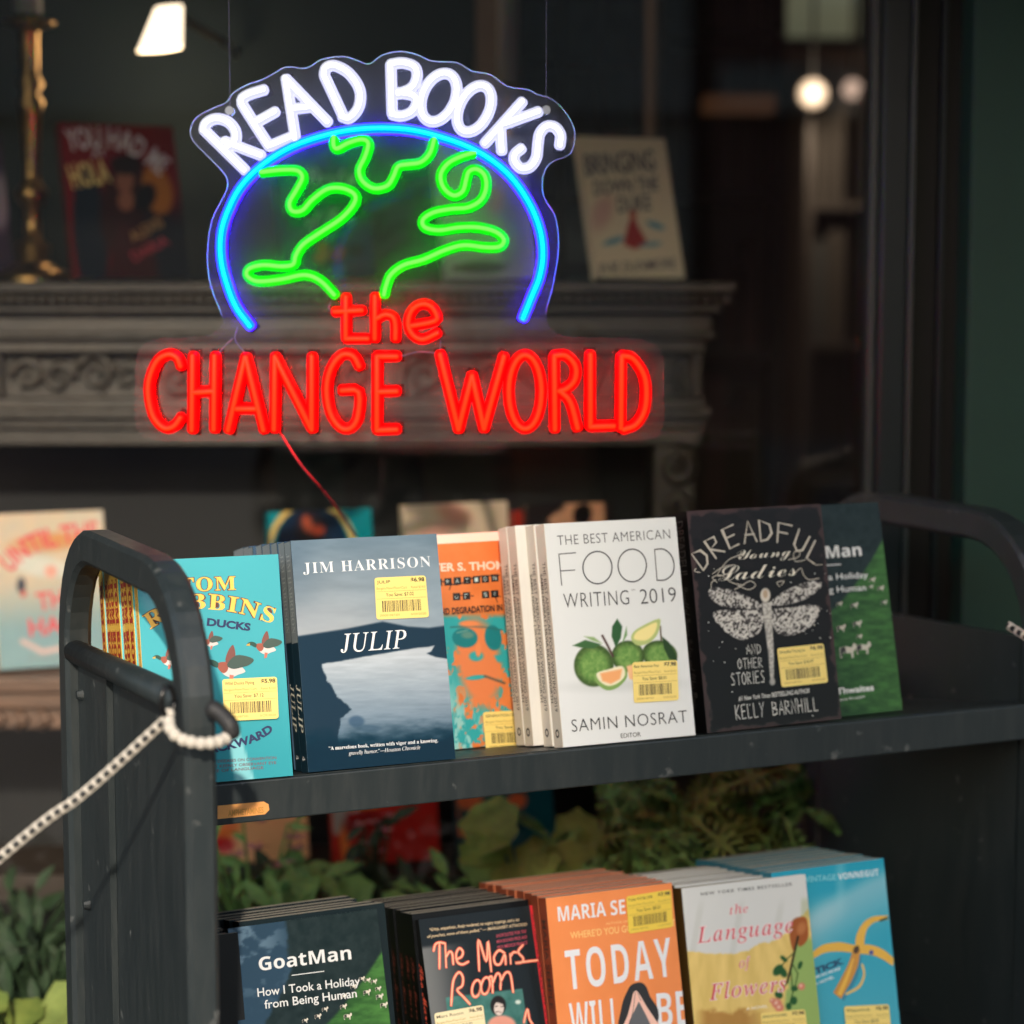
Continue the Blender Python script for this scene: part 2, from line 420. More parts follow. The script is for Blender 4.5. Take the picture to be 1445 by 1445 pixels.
street_house('brick_building','tall brick building across the street behind the viewer',1.80,16,-14,13,brick,5,3)
street_house('low_building','low pale stone building across the street behind the viewer',-16,1.60,-14.2,4.9,stone,6,1)
# ------------------------------------------------------------------ shop front
GY=2.74
teal=mat('frame_paint_dark_teal',(.0035,.010,.012),rough=.4,spec=.3,noise_amt=.2,nscale=6,bump=.1,bscale=30)
black=mat('frame_paint_black',(.0012,.0022,.0024),rough=.5,spec=.2)
green=mat('pilaster_green_paint',(.011,.040,.029),rough=.6,spec=.25,noise_amt=.25,nscale=2.5,bump=.15,bscale=25)
edge=mat('frame_edge_pale',(.02,.03,.03),rough=.4)  # slightly lighter tone for the bead and one moulding
sf=thing('shop_front','dark painted shop front around the display window with a green panel at right','shop front',(0,2.7,0))
def sfb(name,m,x0,x1,y0,y1,z0,z1,bev=.003): 
    o=MB().box(x0,x1,y0-2.7,y1-2.7,z0,z1).build(name,m,sf,bevel=bev); return o
X=lambda px,Y:(px-CX)/F*Y*1.0
sfb('stall_riser',teal,-3,.47,2.70,2.79,0,.545)
sfb('window_sill',black,-3,.452,2.66,2.8,.55,.585)
xj=at(1230,600,2.70).x
sfb('window_bead',edge,xj-.008,xj,2.69,2.73,.6,2.6,.001)
sfb('window_jamb',teal,xj+.0005,at(1277,600,2.66).x,2.66,2.80,0,2.6)
sfb('frame_moulding',edge,at(1278,600,2.655).x,at(1284,600,2.655).x,2.652,2.80,0,2.6,.001)
sfb('frame_post',black,at(1284.6,600,2.66).x,at(1322,600,2.66).x,2.675,2.80,0,2.6)
sfb('frame_moulding',teal,at(1322.5,600,2.65).x,at(1329,600,2.65).x,2.66,2.80,0,2.6,.001)
sfb('frame_post',black,at(1329.5,600,2.64).x,at(1357,600,2.64).x,2.67,2.80,0,2.6)
sfb('green_panel',green,at(1357.6,600,2.62).x,3.2,2.60,2.95,0,2.6)
sfb('head_board',teal,-3,3.2,2.6,2.95,2.602,4.6)
sfb('far_jamb',teal,-3.0,-1.9,2.66,2.8,.586,2.6)
gm=bpy.data.materials.new('window_glass'); gm.use_nodes=True; t=gm.node_tree; t.nodes.clear()
ou=t.nodes.new('ShaderNodeOutputMaterial'); mx=t.nodes.new('ShaderNodeMixShader'); tr=t.nodes.new('ShaderNodeBsdfTransparent'); gl=t.nodes.new('ShaderNodeBsdfGlossy')
tr.inputs[0].default_value=(.96,.985,.98,1); gl.inputs['Roughness'].default_value=.02; gl.inputs[0].default_value=(1,1,1,1)
fr=t.nodes.new('ShaderNodeFresnel'); fr.inputs[0].default_value=1.5
ml=t.nodes.new('ShaderNodeMath'); ml.operation='MULTIPLY'; ml.inputs[1].default_value=1.3
t.links.new(fr.outputs[0],ml.inputs[0]); t.links.new(ml.outputs[0],mx.inputs[0]); t.links.new(tr.outputs[0],mx.inputs[1]); t.links.new(gl.outputs[0],mx.inputs[2]); dd=t.nodes.new('ShaderNodeBsdfDiffuse'); dd.inputs[0].default_value=(.55,.50,.44,1); md_=t.nodes.new('ShaderNodeMixShader')
dtc=t.nodes.new('ShaderNodeTexCoord'); dn=t.nodes.new('ShaderNodeTexNoise'); dn.inputs['Scale'].default_value=2.2; dn.inputs['Detail'].default_value=6; dmr=t.nodes.new('ShaderNodeMapRange'); dmr.inputs[1].default_value=.35; dmr.inputs[2].default_value=.75; dmr.inputs[3].default_value=.002; dmr.inputs[4].default_value=.012  # thin brownish diffuse veil, mixed in unevenly to imitate haze
t.links.new(dtc.outputs['Object'],dn.inputs[0]); t.links.new(dn.outputs[0],dmr.inputs[0]); t.links.new(dmr.outputs[0],md_.inputs[0]); t.links.new(mx.outputs[0],md_.inputs[1]); t.links.new(dd.outputs[0],md_.inputs[2]); t.links.new(md_.outputs[0],ou.inputs[0])
o=MB().add([(-1.9,GY-2.7,.586),(xj,GY-2.7,.586),(xj,GY-2.7,2.6),(-1.9,GY-2.7,2.6)],[(0,1,2,3)]).build('window_pane',gm,sf)
# unseen fabric cover, added to shade the mantel and block overhead sky
aw=thing('added_awning','unseen fabric cover added to shade the shop window','added_awning',(0,2.6,2.3))
av=mat('shade_fabric',(.03,.045,.04),rough=.9)
ap=[(-3.2,0,.30),(3.2,0,.30),(3.2,-1.15,-.12),(-3.2,-1.15,-.12)]
obj('shade_canopy',ap+[(x,y,z+.012) for x,y,z in ap],[(0,1,2,3),(7,6,5,4),(0,4,5,1),(1,5,6,2),(2,6,7,3),(3,7,4,0)],av,aw)
MB().box(-3.2,3.2,-1.162,-1.151,-.24,-.108).build('shade_valance',av,aw)
for x in (-3.1,3.1): 
    v,f=tube([(x,0,-.2),(x,-1.13,-.14)],.012); MB().add(v,f).build('arm',black,aw)
# ------------------------------------------------------------------ room behind the glass
room=mat('room_wall_grey',(.022,.036,.038),rough=.9,noise_amt=.25,nscale=2)
roomb=mat('room_wall_brown',(.20,.15,.12),rough=.9,noise_amt=.4,nscale=2)
floorm=mat('room_floor',(.06,.04,.028),rough=.6,noise_amt=.4,nscale=4)
def st(name,m,x0,x1,y0,y1,z0,z1): 
    return tag(MB().box(x0,x1,y0,y1,z0,z1).build(name,m),kind='structure')
st('interior_floor',floorm,-3,2.2,2.96,6.6,-.1,.05)
st('interior_ceiling',room,-3,2.2,2.96,6.6,2.75,2.85)
st('back_wall',roomb,-3,2.2,6.5,6.6,.05,2.75)
st('side_wall',room,-3.1,-3.0,2.8,6.6,-.1,2.85)
st('side_wall',roomb,2.2,2.3,2.8,6.6,-.1,2.85)
WY=3.42
xw=at(668,300,WY).x
st('chimney_wall',room,-3,xw,WY,WY+.25,.05,2.75)
st('display_floor',mat('display_wood',(.035,.022,.015),rough=.6,noise_amt=.4,nscale=10,stretch=(1,8,8)),-1.9,.44,2.80,2.955,.545,.62)
# --- mantelpiece
carv=mat('carved_wood',(.036,.026,.016),rough=.5,noise_amt=.5,nscale=9,stretch=(1,6,6),bump=.5,bscale=60)
MY=3.0
mt=thing('mantelpiece','carved dark wooden mantelpiece behind the glass carrying the upper books','mantelpiece',(-.6,MY,0))
def zz(py,Y): return at(CX,py,Y).z
def band(name,y0,y1,pr,xr,dpt=.2,b=.002,m=carv):   # photo rows y0(top)..y1, projecting pr metres in front of MY, right end pixel xr
    Yf=MY-pr; return MB().box(-1.8+.6,at(xr,500,Yf).x+.6,-pr,dpt,zz(y1,Yf),zz(y0,Yf)-.0006).build(name,m,mt,bevel=b)
band('mantel_shelf',398,412,.085,1038,.34)
band('egg_moulding',412.3,428,.070,1030)
band('moulding',428.5,440,.055,1018)
band('frieze_rail',440.5,470,.03,1004)
band('moulding',470.5,478,.045,1010)
band('panel_rail',478.5,497,.028,996)
band('carved_panel',497.5,562,-.004,990)
band('panel_rail',562.5,578,.02,996)
band('moulding',578.5,590,.035,1004)
band('moulding',590.5,604,.020,996)
band('lower_rail',604.5,628,.006,990)
eb=MB(); 
for i in range(150):
    x=-1.75+i*.0142; 
    if x>at(1026,420,MY-.07).x: break
    v,f=tube([(x+.6,-.071,zz(426,MY-.07)),(x+.6,-.074,zz(420,MY-.07)),(x+.6,-.071,zz(414.5,MY-.07))],.0058,6,taper=lambda t:.6+.5*math.sin(math.pi*t)); eb.add(v,f)
tag(eb.build('egg_ornament',carv,mt),kind='stuff')
def scroll(cx,cy,r,turns,ang,flip=1,w=.006):
    P=[]
    for i in range(34):
        t=i/33; a=R(ang)+flip*turns*2*math.pi*t; rr=r*(1-t*.85)
        P.append(at(cx+rr*math.cos(a),cy+rr*math.sin(a),MY-.006)-Vector((-.6,MY,0)))
    v,f=tube(P,w,6,taper=lambda t:1-.5*t); return v,f
sp=[(40,530,24,1.3,180,1),(82,535,22,-1.4,0,1),(135,526,27,1.6,-160,1),(182,532,20,-1.2,30,1),(600,528,30,1.5,180,1),(650,534,24,-1.3,0,1),(505,530,24,1.4,90,1),(450,530,22,-1.5,20,1),(395,530,24,1.5,200,1),(322,530,26,-1.5,200,1),(250,532,24,1.4,0,1),(700,530,24,1.5,180,1),(760,530,24,-1.4,0,1),(830,528,26,1.5,150,1)]
for c in sp:
    m=MB(); m.add(*scroll(*c)); 
    # leaf sprays around the scroll
    for k in range(4):
        a=k*1.5+c[4]*.02; P=[at(c[0]+q*math.cos(a)*1.15,c[1]+q*math.sin(a)*.85+6*math.sin(q*.2),MY-.005)-Vector((-.6,MY,0)) for q in (c[2]*.8,c[2]*1.05,c[2]*1.25)]
        m.add(*tube(P,.005,5,taper=lambda t:1.1-t))
    m.build('carved_scroll',carv,mt,smooth=True)
for xc in (908,955):
    m=MB(); 
    for k in range(4): m.add(*scroll(xc,508+k*14,12,1.2,90*k,1,.005))
    m.build('carved_rosette',carv,mt,smooth=True)
# stiles between carved panels
for x0,x1 in ((-60,6),(560,572),(868,884),(975,990)):
    MB().box(at(x0,500,MY).x+.6,at(x1,500,MY).x+.6,-.024,.1,zz(561,MY-.02),zz(498,MY-.02)).build('panel_stile',carv,mt,bevel=.003)
# right leg with bracket
xl0,xl1=at(922,650,MY).x+.6,at(982,650,MY).x+.6
MB().box(xl0,xl1,-.0,.2,.05,zz(628.6,MY)).build('pilaster_leg',carv,mt,bevel=.004)
m=MB(); m.add(*scroll(955,660,24,1.4,-90,1,.011)); m.add(*scroll(952,715,18,1.2,90,-1,.011)); m.build('bracket_scroll',carv,mt,smooth=True)
MB().box(-1.2,-.95,.0,.2,.05,zz(628.6,MY)).build('pilaster_leg',carv,mt,bevel=.004)
fb=mat('firebox_black',(.008,.008,.008),rough=.9)
MB().box(-.948,xl0-.001,.19,.21,.05,zz(629,MY)).build('fire_back',fb,mt)
# --- lower display ledge (carved front)
LY=2.90
lg=thing('display_ledge','low carved wooden ledge inside the window under the lower row of books','ledge',(-.6,LY,0))
lw=mat('ledge_wood',(.16,.085,.05),rough=.5,noise_amt=.5,nscale=9,stretch=(1,8,8),bump=.4,bscale=40)
LZ=zz(951,2.80)
MB().box(-1.3,1.02,-.125,.045,LZ-.02,LZ-.0008).build('ledge_top',lw,lg,bevel=.003)
MB().box(-1.3,1.0,-.11,.04,LZ-.045,LZ-.0206).build('moulding',lw,lg,bevel=.004)
MB().box(-1.3,.98,-.095,.04,LZ-.075,LZ-.0456).build('carved_front',lw,lg,bevel=.003)
m=MB()
for i in range(60): m.add(*tube([(-1.28+i*.03,-.099,LZ-.072),(-1.27+i*.03,-.106,LZ-.06),(-1.28+i*.03,-.099,LZ-.048)],.006,6))
tag(m.build('carved_bead',lw,lg,smooth=True),kind='stuff')
for x in (-1.2,-.38,.93): MB().box(x,x+.05,-.08,.03,.6205,LZ-.0756).build('leg',lw,lg)
# --- lamp with white shade
warm=(1,.74,.46)
lp=thing('wall_lamp','lit warm white lampshade tilted on a brass arm at the upper left inside','lamp',at(225,40,3.25))
P=[at(x,y,3.25)-lp.location for x,y in ((219,10),(258,9),(257,66),(194,73))]
m=mat('lampshade_glow',(.8,.7,.55),emit=(1,.78,.55),es=1.3)
cen=sum(P,Vector())/4
V=[];Fc=[];k=20
top=(P[0]+P[1])/2; bot=(P[2]+P[3])/2; ra=(P[1]-P[0]).length/2; rb_=(P[2]-P[3]).length/2; dx=(P[2]-P[3]).normalized()
for (c,r_) in ((top,ra),(bot,rb_)):
    for q in range(k):
        a=2*math.pi*q/k; V.append(c+dx*(r_*math.cos(a))+Vector((0,1,0))*(r_*math.sin(a)*.8))
Fc=[(q,(q+1)%k,k+(q+1)%k,k+q) for q in range(k)]
obj('lamp_shade',V,Fc,m,lp,smooth=True)
brass=mat('brass',(.55,.33,.12),rough=.3,metal=1,noise_amt=.4,nscale=20,col2=(.12,.07,.03))
v,f=tube([bot*.2,(top+bot)/2+Vector((.02,.05,.02)),Vector((.085,.12,-.01)),Vector((.09,WY-3.25-.001,-.02))],.006); MB().add(v,f).build('lamp_arm',brass,lp,smooth=True)
pl=obj('bulb',*tube([bot*.5+top*.5,bot*.7+top*.3],.012),mat('bulb_glow',(1,1,1),emit=(1,.8,.6),es=12),lp)
# pendant bulbs deep in the shop
def bulb(px,py,Y,r,lab,es,col=(1,.72,.48)):
    p=at(px,py,Y); t=thing('pendant_lamp',lab,'lamp',p,group='pendant lamps deep in the shop')
    V=[];Fc=[];n=12;mm=7
    for i in range(mm+1):
        a=math.pi*i/mm
        for q in range(n): b=2*math.pi*q/n; V.append((r*math.sin(a)*math.cos(b),r*math.sin(a)*math.sin(b),r*math.cos(a)))
    for i in range(mm):
        for q in range(n): Fc.append((i*n+q,i*n+(q+1)%n,(i+1)*n+(q+1)%n,(i+1)*n+q))
    obj('globe',V,Fc,mat('globe_glow_%d'%int(es*100),(.12,.12,.12),emit=col,es=es),t,smooth=True)
    v,f=tube([(0,0,r),(0,0,2.749-p.z)],.005,6); MB().add(v,f).build('cord',black,t)
bulb(1147,132,5.4,.036,'brightest glowing globe lamp deep in the shop near the window frame',.36,(1,.66,.40))
bulb(1203,126,5.8,.026,'dimmer glowing globe lamp just right of the brightest one',.28,(1,.66,.50))
bulb(845,32,5.0,.010,'tiny glowing globe lamp high in the centre of the shop',1.2)
#bulb(430,36,3.3,.016,'faint grey globe lamp above the word READ',.035,(1,1,1))
# pale window at the back, its curtain emitting in place of light behind
pw=thing('back_window','curtained window with an added pale glow high at the back of the shop','window',at(1158,10,6.45))
MB().box(-.16,.14,-.02,.04,-.12,.5).build('frame',black,pw)
MB().box(-.125,.105,-.03,-.021,-.09,.46).build('curtain',mat('glowing_curtain',(.3,.33,.24),rough=.9,emit=(.55,.6,.40),es=.05),pw)
# added cabinet, its bars standing for a window grid reflected in the glass
cbY=3.75
x0,x1=at(735,0,cbY).x,at(905,0,cbY).x
cab=thing('grid_cabinet','dark cabinet added behind the mantel, its bars imitating a reflected window grid','cabinet',(x0,cbY,0))
cw=x1-x0; dkw=mat('dark_cabinet_wood',(.018,.016,.014),rough=.5)
MB().box(0,cw,.02,.35,.05,2.3).build('carcass',mat('cabinet_inside',(.16,.18,.18),rough=.8,noise_amt=.6,nscale=7),cab)
for i in range(4): MB().box(cw*i/3-.008,cw*i/3+.008,-.006,.019,1.3,2.3).build('muntin',dkw,cab)
for i in range(8): MB().box(-.008,cw+.008,-.009,.0185,1.42+i*.115,1.432+i*.115).build('glazing_bar',dkw,cab)
MB().box(-.01,cw+.01,-.02,.0185,.05,1.32).build('cupboard_door',dkw,cab)
# bookcases at the back
def bookcase(name,label,px0,px1,Y,rows,cols,seed,ht=2.3):
    nb=0; rr=random.Random(seed); a=at(px0,400,Y).x; b=at(px1,400,Y).x
    t=thing(name,label,'bookcase',(a,Y,.05)); w=b-a
    MB().box(0,w,.26,.28,0,ht).build('back_panel',dkw,t)
    for x in (0,w-.02): MB().box(x,x+.02,0,.26,0,ht).build('side_panel',dkw,t)
    for i in range(rows):
        z=.1+i*.36; MB().box(.0205,w-.0205,0,.259,z,z+.02).build('shelf',dkw,t)
        x=.03
        while x<w-.06:
            th_=rr.uniform(.02,.05); h=rr.uniform(.18,.30)
            if rr.random()<.82 and x+th_<w-.03:
                c=rr.choice(cols); o=MB().box(0,th_-.002,0,.16,0,h).build('book',mat('row_book_%d_%d_%d'%c,rgb(*c),rough=.7),None)
                nb+=1; rel=('leftmost' if x<.035 else 'next to leftmost' if x<.065 else 'second from the left' if x<.105 else 'left of centre' if x<w*.4 else 'near the centre' if x<w*.6 else 'right of centre' if x<w*.85 else 'at the right end')
                o.location=(a+x,Y+.05,.05+z+.0205); tag(o,'blurred %s %s book %s on the %s shelf of the %s'%('tall' if h>.25 else 'short','wide' if th_>.035 else 'thin',rel,['lowest','second','third','fourth','fifth','top'][i],label.split(' of ')[0]),'book','books on the far bookcases')
            x+=th_
    return t
bookcase('bookcase','tall bookcase of dim books in the brown room at right',930,1105,4.9,6,[(60,40,35),(90,60,60),(120,85,80),(45,45,50),(70,55,45),(40,30,28)],3)
bookcase('bookcase','narrow bookcase of dim books beside the window frame',1135,1232,5.6,5,[(42,44,38),(34,40,42),(38,36,32),(40,34,28)],5,1.86)
# hanging shelf at upper right, warm light put in as emission
o=thing('hanging_shelf','brown wooden shelf edge with an added warm glow high in the shop at right','shelf',at(1042,150,4.7))
MB().box(-.075,.075,-.04,.05,-.015,.022).build('shelf_board',mat('glowing_shelf',(.16,.09,.06),rough=.5,emit=(.5,.2,.08),es=.03),o)
MB().box(-.07,-.06,.0,.05,.0225,2.74-o.location.z).build('hanger',dkw,o); MB().box(.06,.07,.0,.05,.0225,2.74-o.location.z).build('hanger',dkw,o)
# ------------------------------------------------------------------ candlesticks
wax=mat('wax',(.42,.41,.36),rough=.6)
def candlestick(px,Y,pr,label,zt,sc=1):
    z0=zz(397,Y); p=at(px,398,Y); t=thing('candlestick',label,'candlestick',(p.x,Y,z0),group='brass candlesticks on the mantel')
    V=[];Fc=[];n=16
    for i,(h,r) in enumerate(pr):
        for q in range(n): a=2*math.pi*q/n; V.append((r*sc*math.cos(a),r*sc*math.sin(a),h*sc))
    for i in range(len(pr)-1):
        for q in range(n): Fc.append((i*n+q,i*n+(q+1)%n,(i+1)*n+(q+1)%n,(i+1)*n+q))
    obj('stick',V,Fc,brass,t,smooth=True)
    v,f=tube([(0,0,pr[-1][0]*sc),(0,0,zt)],.020*sc,16); MB().add(v,f).build('candle',wax,t,smooth=True)
    return t
prof=[(0,.055),(.012,.055),(.018,.035),(.03,.022),(.05,.026),(.06,.013),(.10,.011),(.115,.022),(.125,.024),(.14,.013),(.15,.012),(.235,.016),(.25,.021),(.262,.012),(.275,.021),(.29,.012),(.30,.014),(.345,.015),(.352,.02),(.357,.038),(.362,.040),(.367,.02),(.37,.02)]
candlestick(48,3.08,prof,'tall brass candlestick with a pale candle at the far left of the mantel',.62)
candlestick(717,3.22,[(h,r*.8) for h,r in prof],'thinner brass candlestick behind the neon letter K',.55,.78)

def lamp_light(p,e,col,r=.05):
    l=bpy.data.lights.new('lamp_light','POINT'); l.energy=e; l.color=col; l.shadow_soft_size=r; o=bpy.data.objects.new('lamp_light',l); C.objects.link(o); o.location=p
lamp_light(at(1147,132,5.3)+Vector((0,-.06,0)),6,(1,.72,.5),.03); lamp_light(at(225,78,3.25)+Vector((.0,-.0,-.03)),.3,(1,.75,.5),.03)
# ================================================================== window books
def wbook(name,label,blx,Y,z,Wd,H,yaw=27,al=17,T=.018,**kw):
    p=at(blx,400,Y); y=R(yaw);a=R(al)
    ux=Vector((math.cos(y),math.sin(y),0)); nb=Vector((-math.sin(y),math.cos(y),0))
    up=Z*math.cos(a)+nb*math.sin(a); yb=nb*math.cos(a)-Z*math.sin(a)
    o=Vector((p.x,Y,z+.0008+T*math.sin(a)))
    M=Matrix(((ux.x,yb.x,up.x,o.x),(ux.y,yb.y,up.y,o.y),(ux.z,yb.z,up.z,o.z),(0,0,0,1)))
    return Book(name,label,Wd,H,T,M,group=kw.pop('group','books displayed inside the shop window'),**kw)
MZ=zz(398,MY-.085)
def flat(*c): return lambda X,Y,u,v: np.ones(X.shape+(3,))*np.array(c,float)
# You had me
def a_red(X,Y,u,v):
    c=flat(125,28,34)(X,Y,u,v)
    c=mix(c,(30,42,52),em(X,Y,128,330,24,95,-4,.1)); c=mix(c,(58,30,28),em(X,Y,190,310,48,80,-8,.15))
    c=mix(c,(30,38,48),sst(.62,.7,u)*sst(.6,.3,v)); c=mix(c,(70,28,30),pm(X,Y,[(150,395),(170,310),(215,340),(225,395)],6))
    c=mix(c,(155,105,80),em(X,Y,176,255,13,17,0,.15)); c=mix(c,(155,105,80),em(X,Y,178,283,12,15,0,.2))
    c=mix(c,(185,120,50),em(X,Y,222,268,21,36,-15,.15)); c=mix(c,(28,26,28),em(X,Y,205,278,14,20,25,.2))
    c=mix(c,(40,28,26),em(X,Y,178,232,22,14,0,.2))
    return c
b=wbook('hardcover_book','red romance book with white title and a couple, beside the left candlestick',106,2.99,MZ,.168,.222,30,15,art=a_red,res=(70,95),base=(110,28,34),spine=(90,25,30))
wt=ink(225,225,225)
b.text('title_lettering','YOU HAD ME',[(96,212),(150,208),(190,220),(226,248)],30,wt,'sb',.01)
b.text('title_lettering','AT',[(130,222),(150,220)],10,wt,'sb'); b.text('title_lettering','HOLA',[(103,266),(158,256)],34,ink(235,215,130),'sb',.01)
b.text('author_lettering','ALEXIS',[(188,342),(232,318)],15,ink(190,150,90),'sb'); b.text('author_lettering','DARIA',[(190,370),(240,344)],15,ink(190,60,80),'sb')
b=wbook('hardcover_book','grey purple book cut off by the left edge of the picture',-150,3.02,MZ,.17,.215,28,15,base=(75,62,80),spine=(60,50,62),art=lambda X,Y,u,v: mix(flat(70,58,76)(X,Y,u,v),(150,140,150),em(X,Y,0,285,14,40,0,.3)),res=(40,50))
def a_party(X,Y,u,v):
    c=flat(28,66,58)(X,Y,u,v); c=mix(c,(22,52,80),sst(.5,.3,v)); 
    for i in range(9): c=mix(c,[(150,70,45),(35,110,140),(20,30,40)][i%3],em(X,Y,420+rng.random()*90,330+rng.random()*55,9,12,rng.random()*90,.3))
    return c
b=wbook('paperback_book','dark green book titled Party of Two behind the green neon',402,3.02,MZ,.135,.20,24,14,art=a_party,res=(50,70),base=(28,66,58))
b.text('title_lettering','Party',[(425,258),(505,258)],24,ink(190,205,195),'scr'); b.text('title_lettering','of Two',[(432,318),(500,316)],24,ink(170,190,180),'scr')
def a_white(X,Y,u,v):
    c=flat(175,180,172)(X,Y,u,v); c=mix(c,(205,150,150),em(X,Y,700,270,16,30,0,.4)); c=mix(c,(90,80,75),em(X,Y,680,378,34,9,0,.4)); c=mix(c,(150,150,175),em(X,Y,725,330,18,60,0,.5)); return c
b=wbook('paperback_book','pale grey book behind the right half of the neon globe',632,3.02,MZ,.140,.205,26,14,art=a_white,res=(50,70),base=(170,175,168))
b.text('author_lettering','MORRISSEY',[(640,384),(722,380)],10,ink(80,60,60),'sb')
def a_duke(X,Y,u,v):
    c=flat(216,203,172)(X,Y,u,v); c=mix(c,(200,165,150),em(X,Y,850,300,14,26,20,.5))
    c=mix(c,(165,52,50),pm(X,Y,[(880,345),(886,318),(893,300),(900,318),(915,345),(895,352)],2)); c=mix(c,(190,110,90),em(X,Y,893,302,6,7,0,.2))
    c=mix(c,(70,140,165),em(X,Y,866,340,15,4,-18,.3)); c=mix(c,(70,140,165),em(X,Y,925,318,13,4,20,.3)); c=mix(c,(90,150,165),em(X,Y,918,345,16,3,-5,.3))
    return c
b=wbook('paperback_book','cream book titled Bringing Down the Duke at the right end of the mantel',843,3.0,MZ,.140,.206,26,17,art=a_duke,res=(60,85),base=(216,203,172))
nb_=ink(38,48,72)
b.text('title_lettering','BRINGING',[(826,248),(928,240)],30,nb_,'sbi',.01); b.text('title_lettering','DOWN THE',[(838,275),(932,268)],20,nb_,'sbi',.01); b.text('title_lettering','DUKE',[(872,300),(922,295)],22,nb_,'sbi',.01)
b.text('author_lettering','EVIE DUNMORE',[(846,387),(956,378)],15,nb_,'sbi',0)
# lower ledge
def a_harrow(X,Y,u,v):
    c=flat(200,176,148)(X,Y,u,v); c=mix(c,(112,148,156),sst(.62,.2,v)*.9); c=mix(c,(206,118,50),em(X,Y,70,765,50,12,-5,.5)*.8)
    c=mix(c,(205,200,185),em(X,Y,60,800,42,14,8,.3)); c=mix(c,(40,48,60),em(X,Y,30,826,6,11,0,.3)); c=mix(c,(195,60,50),em(X,Y,33,838,4,5)); c=mix(c,(225,150,130),em(X,Y,72,806,9,9,0,.3))
    c=mix(c,(215,170,160),lm(X,Y,[(32,905),(60,920),(100,912)],7,3)); c=mix(c,(140,170,175),fbm(X/14,Y/14)*.35)
    return c
b=wbook('paperback_book','sunlit cream and pale blue book with red title at the lower left of the window',-14,2.80,LZ,.150,.207,22,15,art=a_harrow,res=(80,110),base=(225,195,160))
rd=ink(196,62,70)
b.text('title_lettering','UNTIL THE',[(14,808),(50,780),(90,768),(140,762)],28,rd,'sb',.01); b.text('title_lettering','TH',[(54,862),(92,856)],26,rd,'sb',.01); b.text('title_lettering','HAR',[(42,898),(110,890)],25,rd,'sb',.01); b.text('subtitle_lettering','A novel of the deep sea',[(40,932),(130,928)],6,ink(120,120,110))
def a_ring(X,Y,u,v):
    c=flat(22,120,128)(X,Y,u,v); c=mix(c,(24,40,60),em(X,Y,440,775,52,62,0,.03)); q=np.hypot((X-440)/60,(Y-778)/68); c=mix(c,(208,165,85),sst(.09,.03,np.abs(q-1)))
    c=mix(c,(40,35,40),em(X,Y,438,745,22,26,0,.3)); c=mix(c,(200,80,55),em(X,Y,448,748,10,7,0,.3)); c=mix(c,(150,70,50),em(X,Y,434,740,7,14,-20,.3)); return c
wbook('paperback_book','teal book with a golden ring on its cover, behind the grey stack',384,2.84,LZ,.146,.205,24,8,art=a_ring,res=(60,70),base=(22,120,128))
def a_peach(X,Y,u,v):
    c=flat(226,196,166)(X,Y,u,v); c=mix(c,(222,140,120),em(X,Y,640,725,24,14,20,.6)*.8); c=mix(c,(226,150,135),em(X,Y,615,750,30,10,-20,.8)*.7); return c
wbook('paperback_book','cream book with a blurred coral pattern behind the orange paperback',577,2.84,LZ,.149,.215,22,7,art=a_peach,res=(40,50),base=(226,196,166))
def a_dk(X,Y,u,v):
    c=flat(40,34,36)(X,Y,u,v); c=mix(c,(220,155,120),pm(X,Y,[(772,735),(800,702),(852,700),(856,760),(790,760)],3)); c=mix(c,(22,22,26),em(X,Y,822,726,13,16,20,.15)); c=mix(c,(40,34,36),em(X,Y,778,712,18,12,0,.3)); return c
wbook('paperback_book','black book with a peach coloured figure behind the white food book',754,2.84,LZ,.122,.215,20,7,art=a_dk,res=(60,60),base=(40,34,36))
wbook('paperback_book','book with a bright red spine standing behind the white stack',733,2.86,LZ,.030,.205,20,6,base=(170,48,38),T=.02)
# floor of the window
FZ=.62
def a_f1(X,Y,u,v):
    c=flat(222,170,125)(X,Y,u,v); c=mix(c,(216,110,50),em(X,Y,315,1165,22,16,0,.5)); c=mix(c,(180,30,35),em(X,Y,315,1193,16,12,0,.3)); c=mix(c,(240,180,70),em(X,Y,312,1150,8,12)); return c
wbook('paperback_book','peach book with red and orange flowers at the left behind the leaves',272,2.82,FZ,.148,.212,20,12,art=a_f1,res=(60,80),base=(222,170,125))
def a_f2(X,Y,u,v):
    c=flat(190,48,42)(X,Y,u,v); c=mix(c,(165,165,158),pm(X,Y,[(466,1120),(492,1120),(490,1178),(470,1178)],2)); c=mix(c,(235,130,65),em(X,Y,487,1195,7,30,-6,.3)); c=mix(c,(235,150,70),em(X,Y,520,1135,30,7,-8,.4))
    c=mix(c,(130,32,34),em(X,Y,515,1165,30,22,0,.3)*.8); return c
wbook('paperback_book','red book with a grey stripe behind the leaves under the shelf',466,2.82,FZ,.146,.212,18,12,art=a_f2,res=(70,90),base=(190,48,42))
def a_f3(X,Y,u,v):
    c=flat(18,92,105)(X,Y,u,v)
    for i,(x,y,a_,b_) in enumerate([(640,1150,9,9),(662,1130,20,12),(675,1165,22,13),(705,1148,24,13),(730,1130,14,12),(652,1172,12,10)]): c=mix(c,[(225,120,72),(232,135,85)][i%2],em(X,Y,x,y,a_,b_,-15,.25))
    c=mix(c,(230,180,80),em(X,Y,630,1135,7,10)); c=mix(c,(25,40,60),lm(X,Y,[(660,1188),(735,1165)],8,3)); c=mix(c,(190,185,190),em(X,Y,670,1215,18,5,-5,.5)); return c
wbook('paperback_book','teal book with orange blocks of lettering behind the big leaf',648,2.82,FZ,.136,.212,18,12,art=a_f3,res=(70,90),base=(18,92,105))
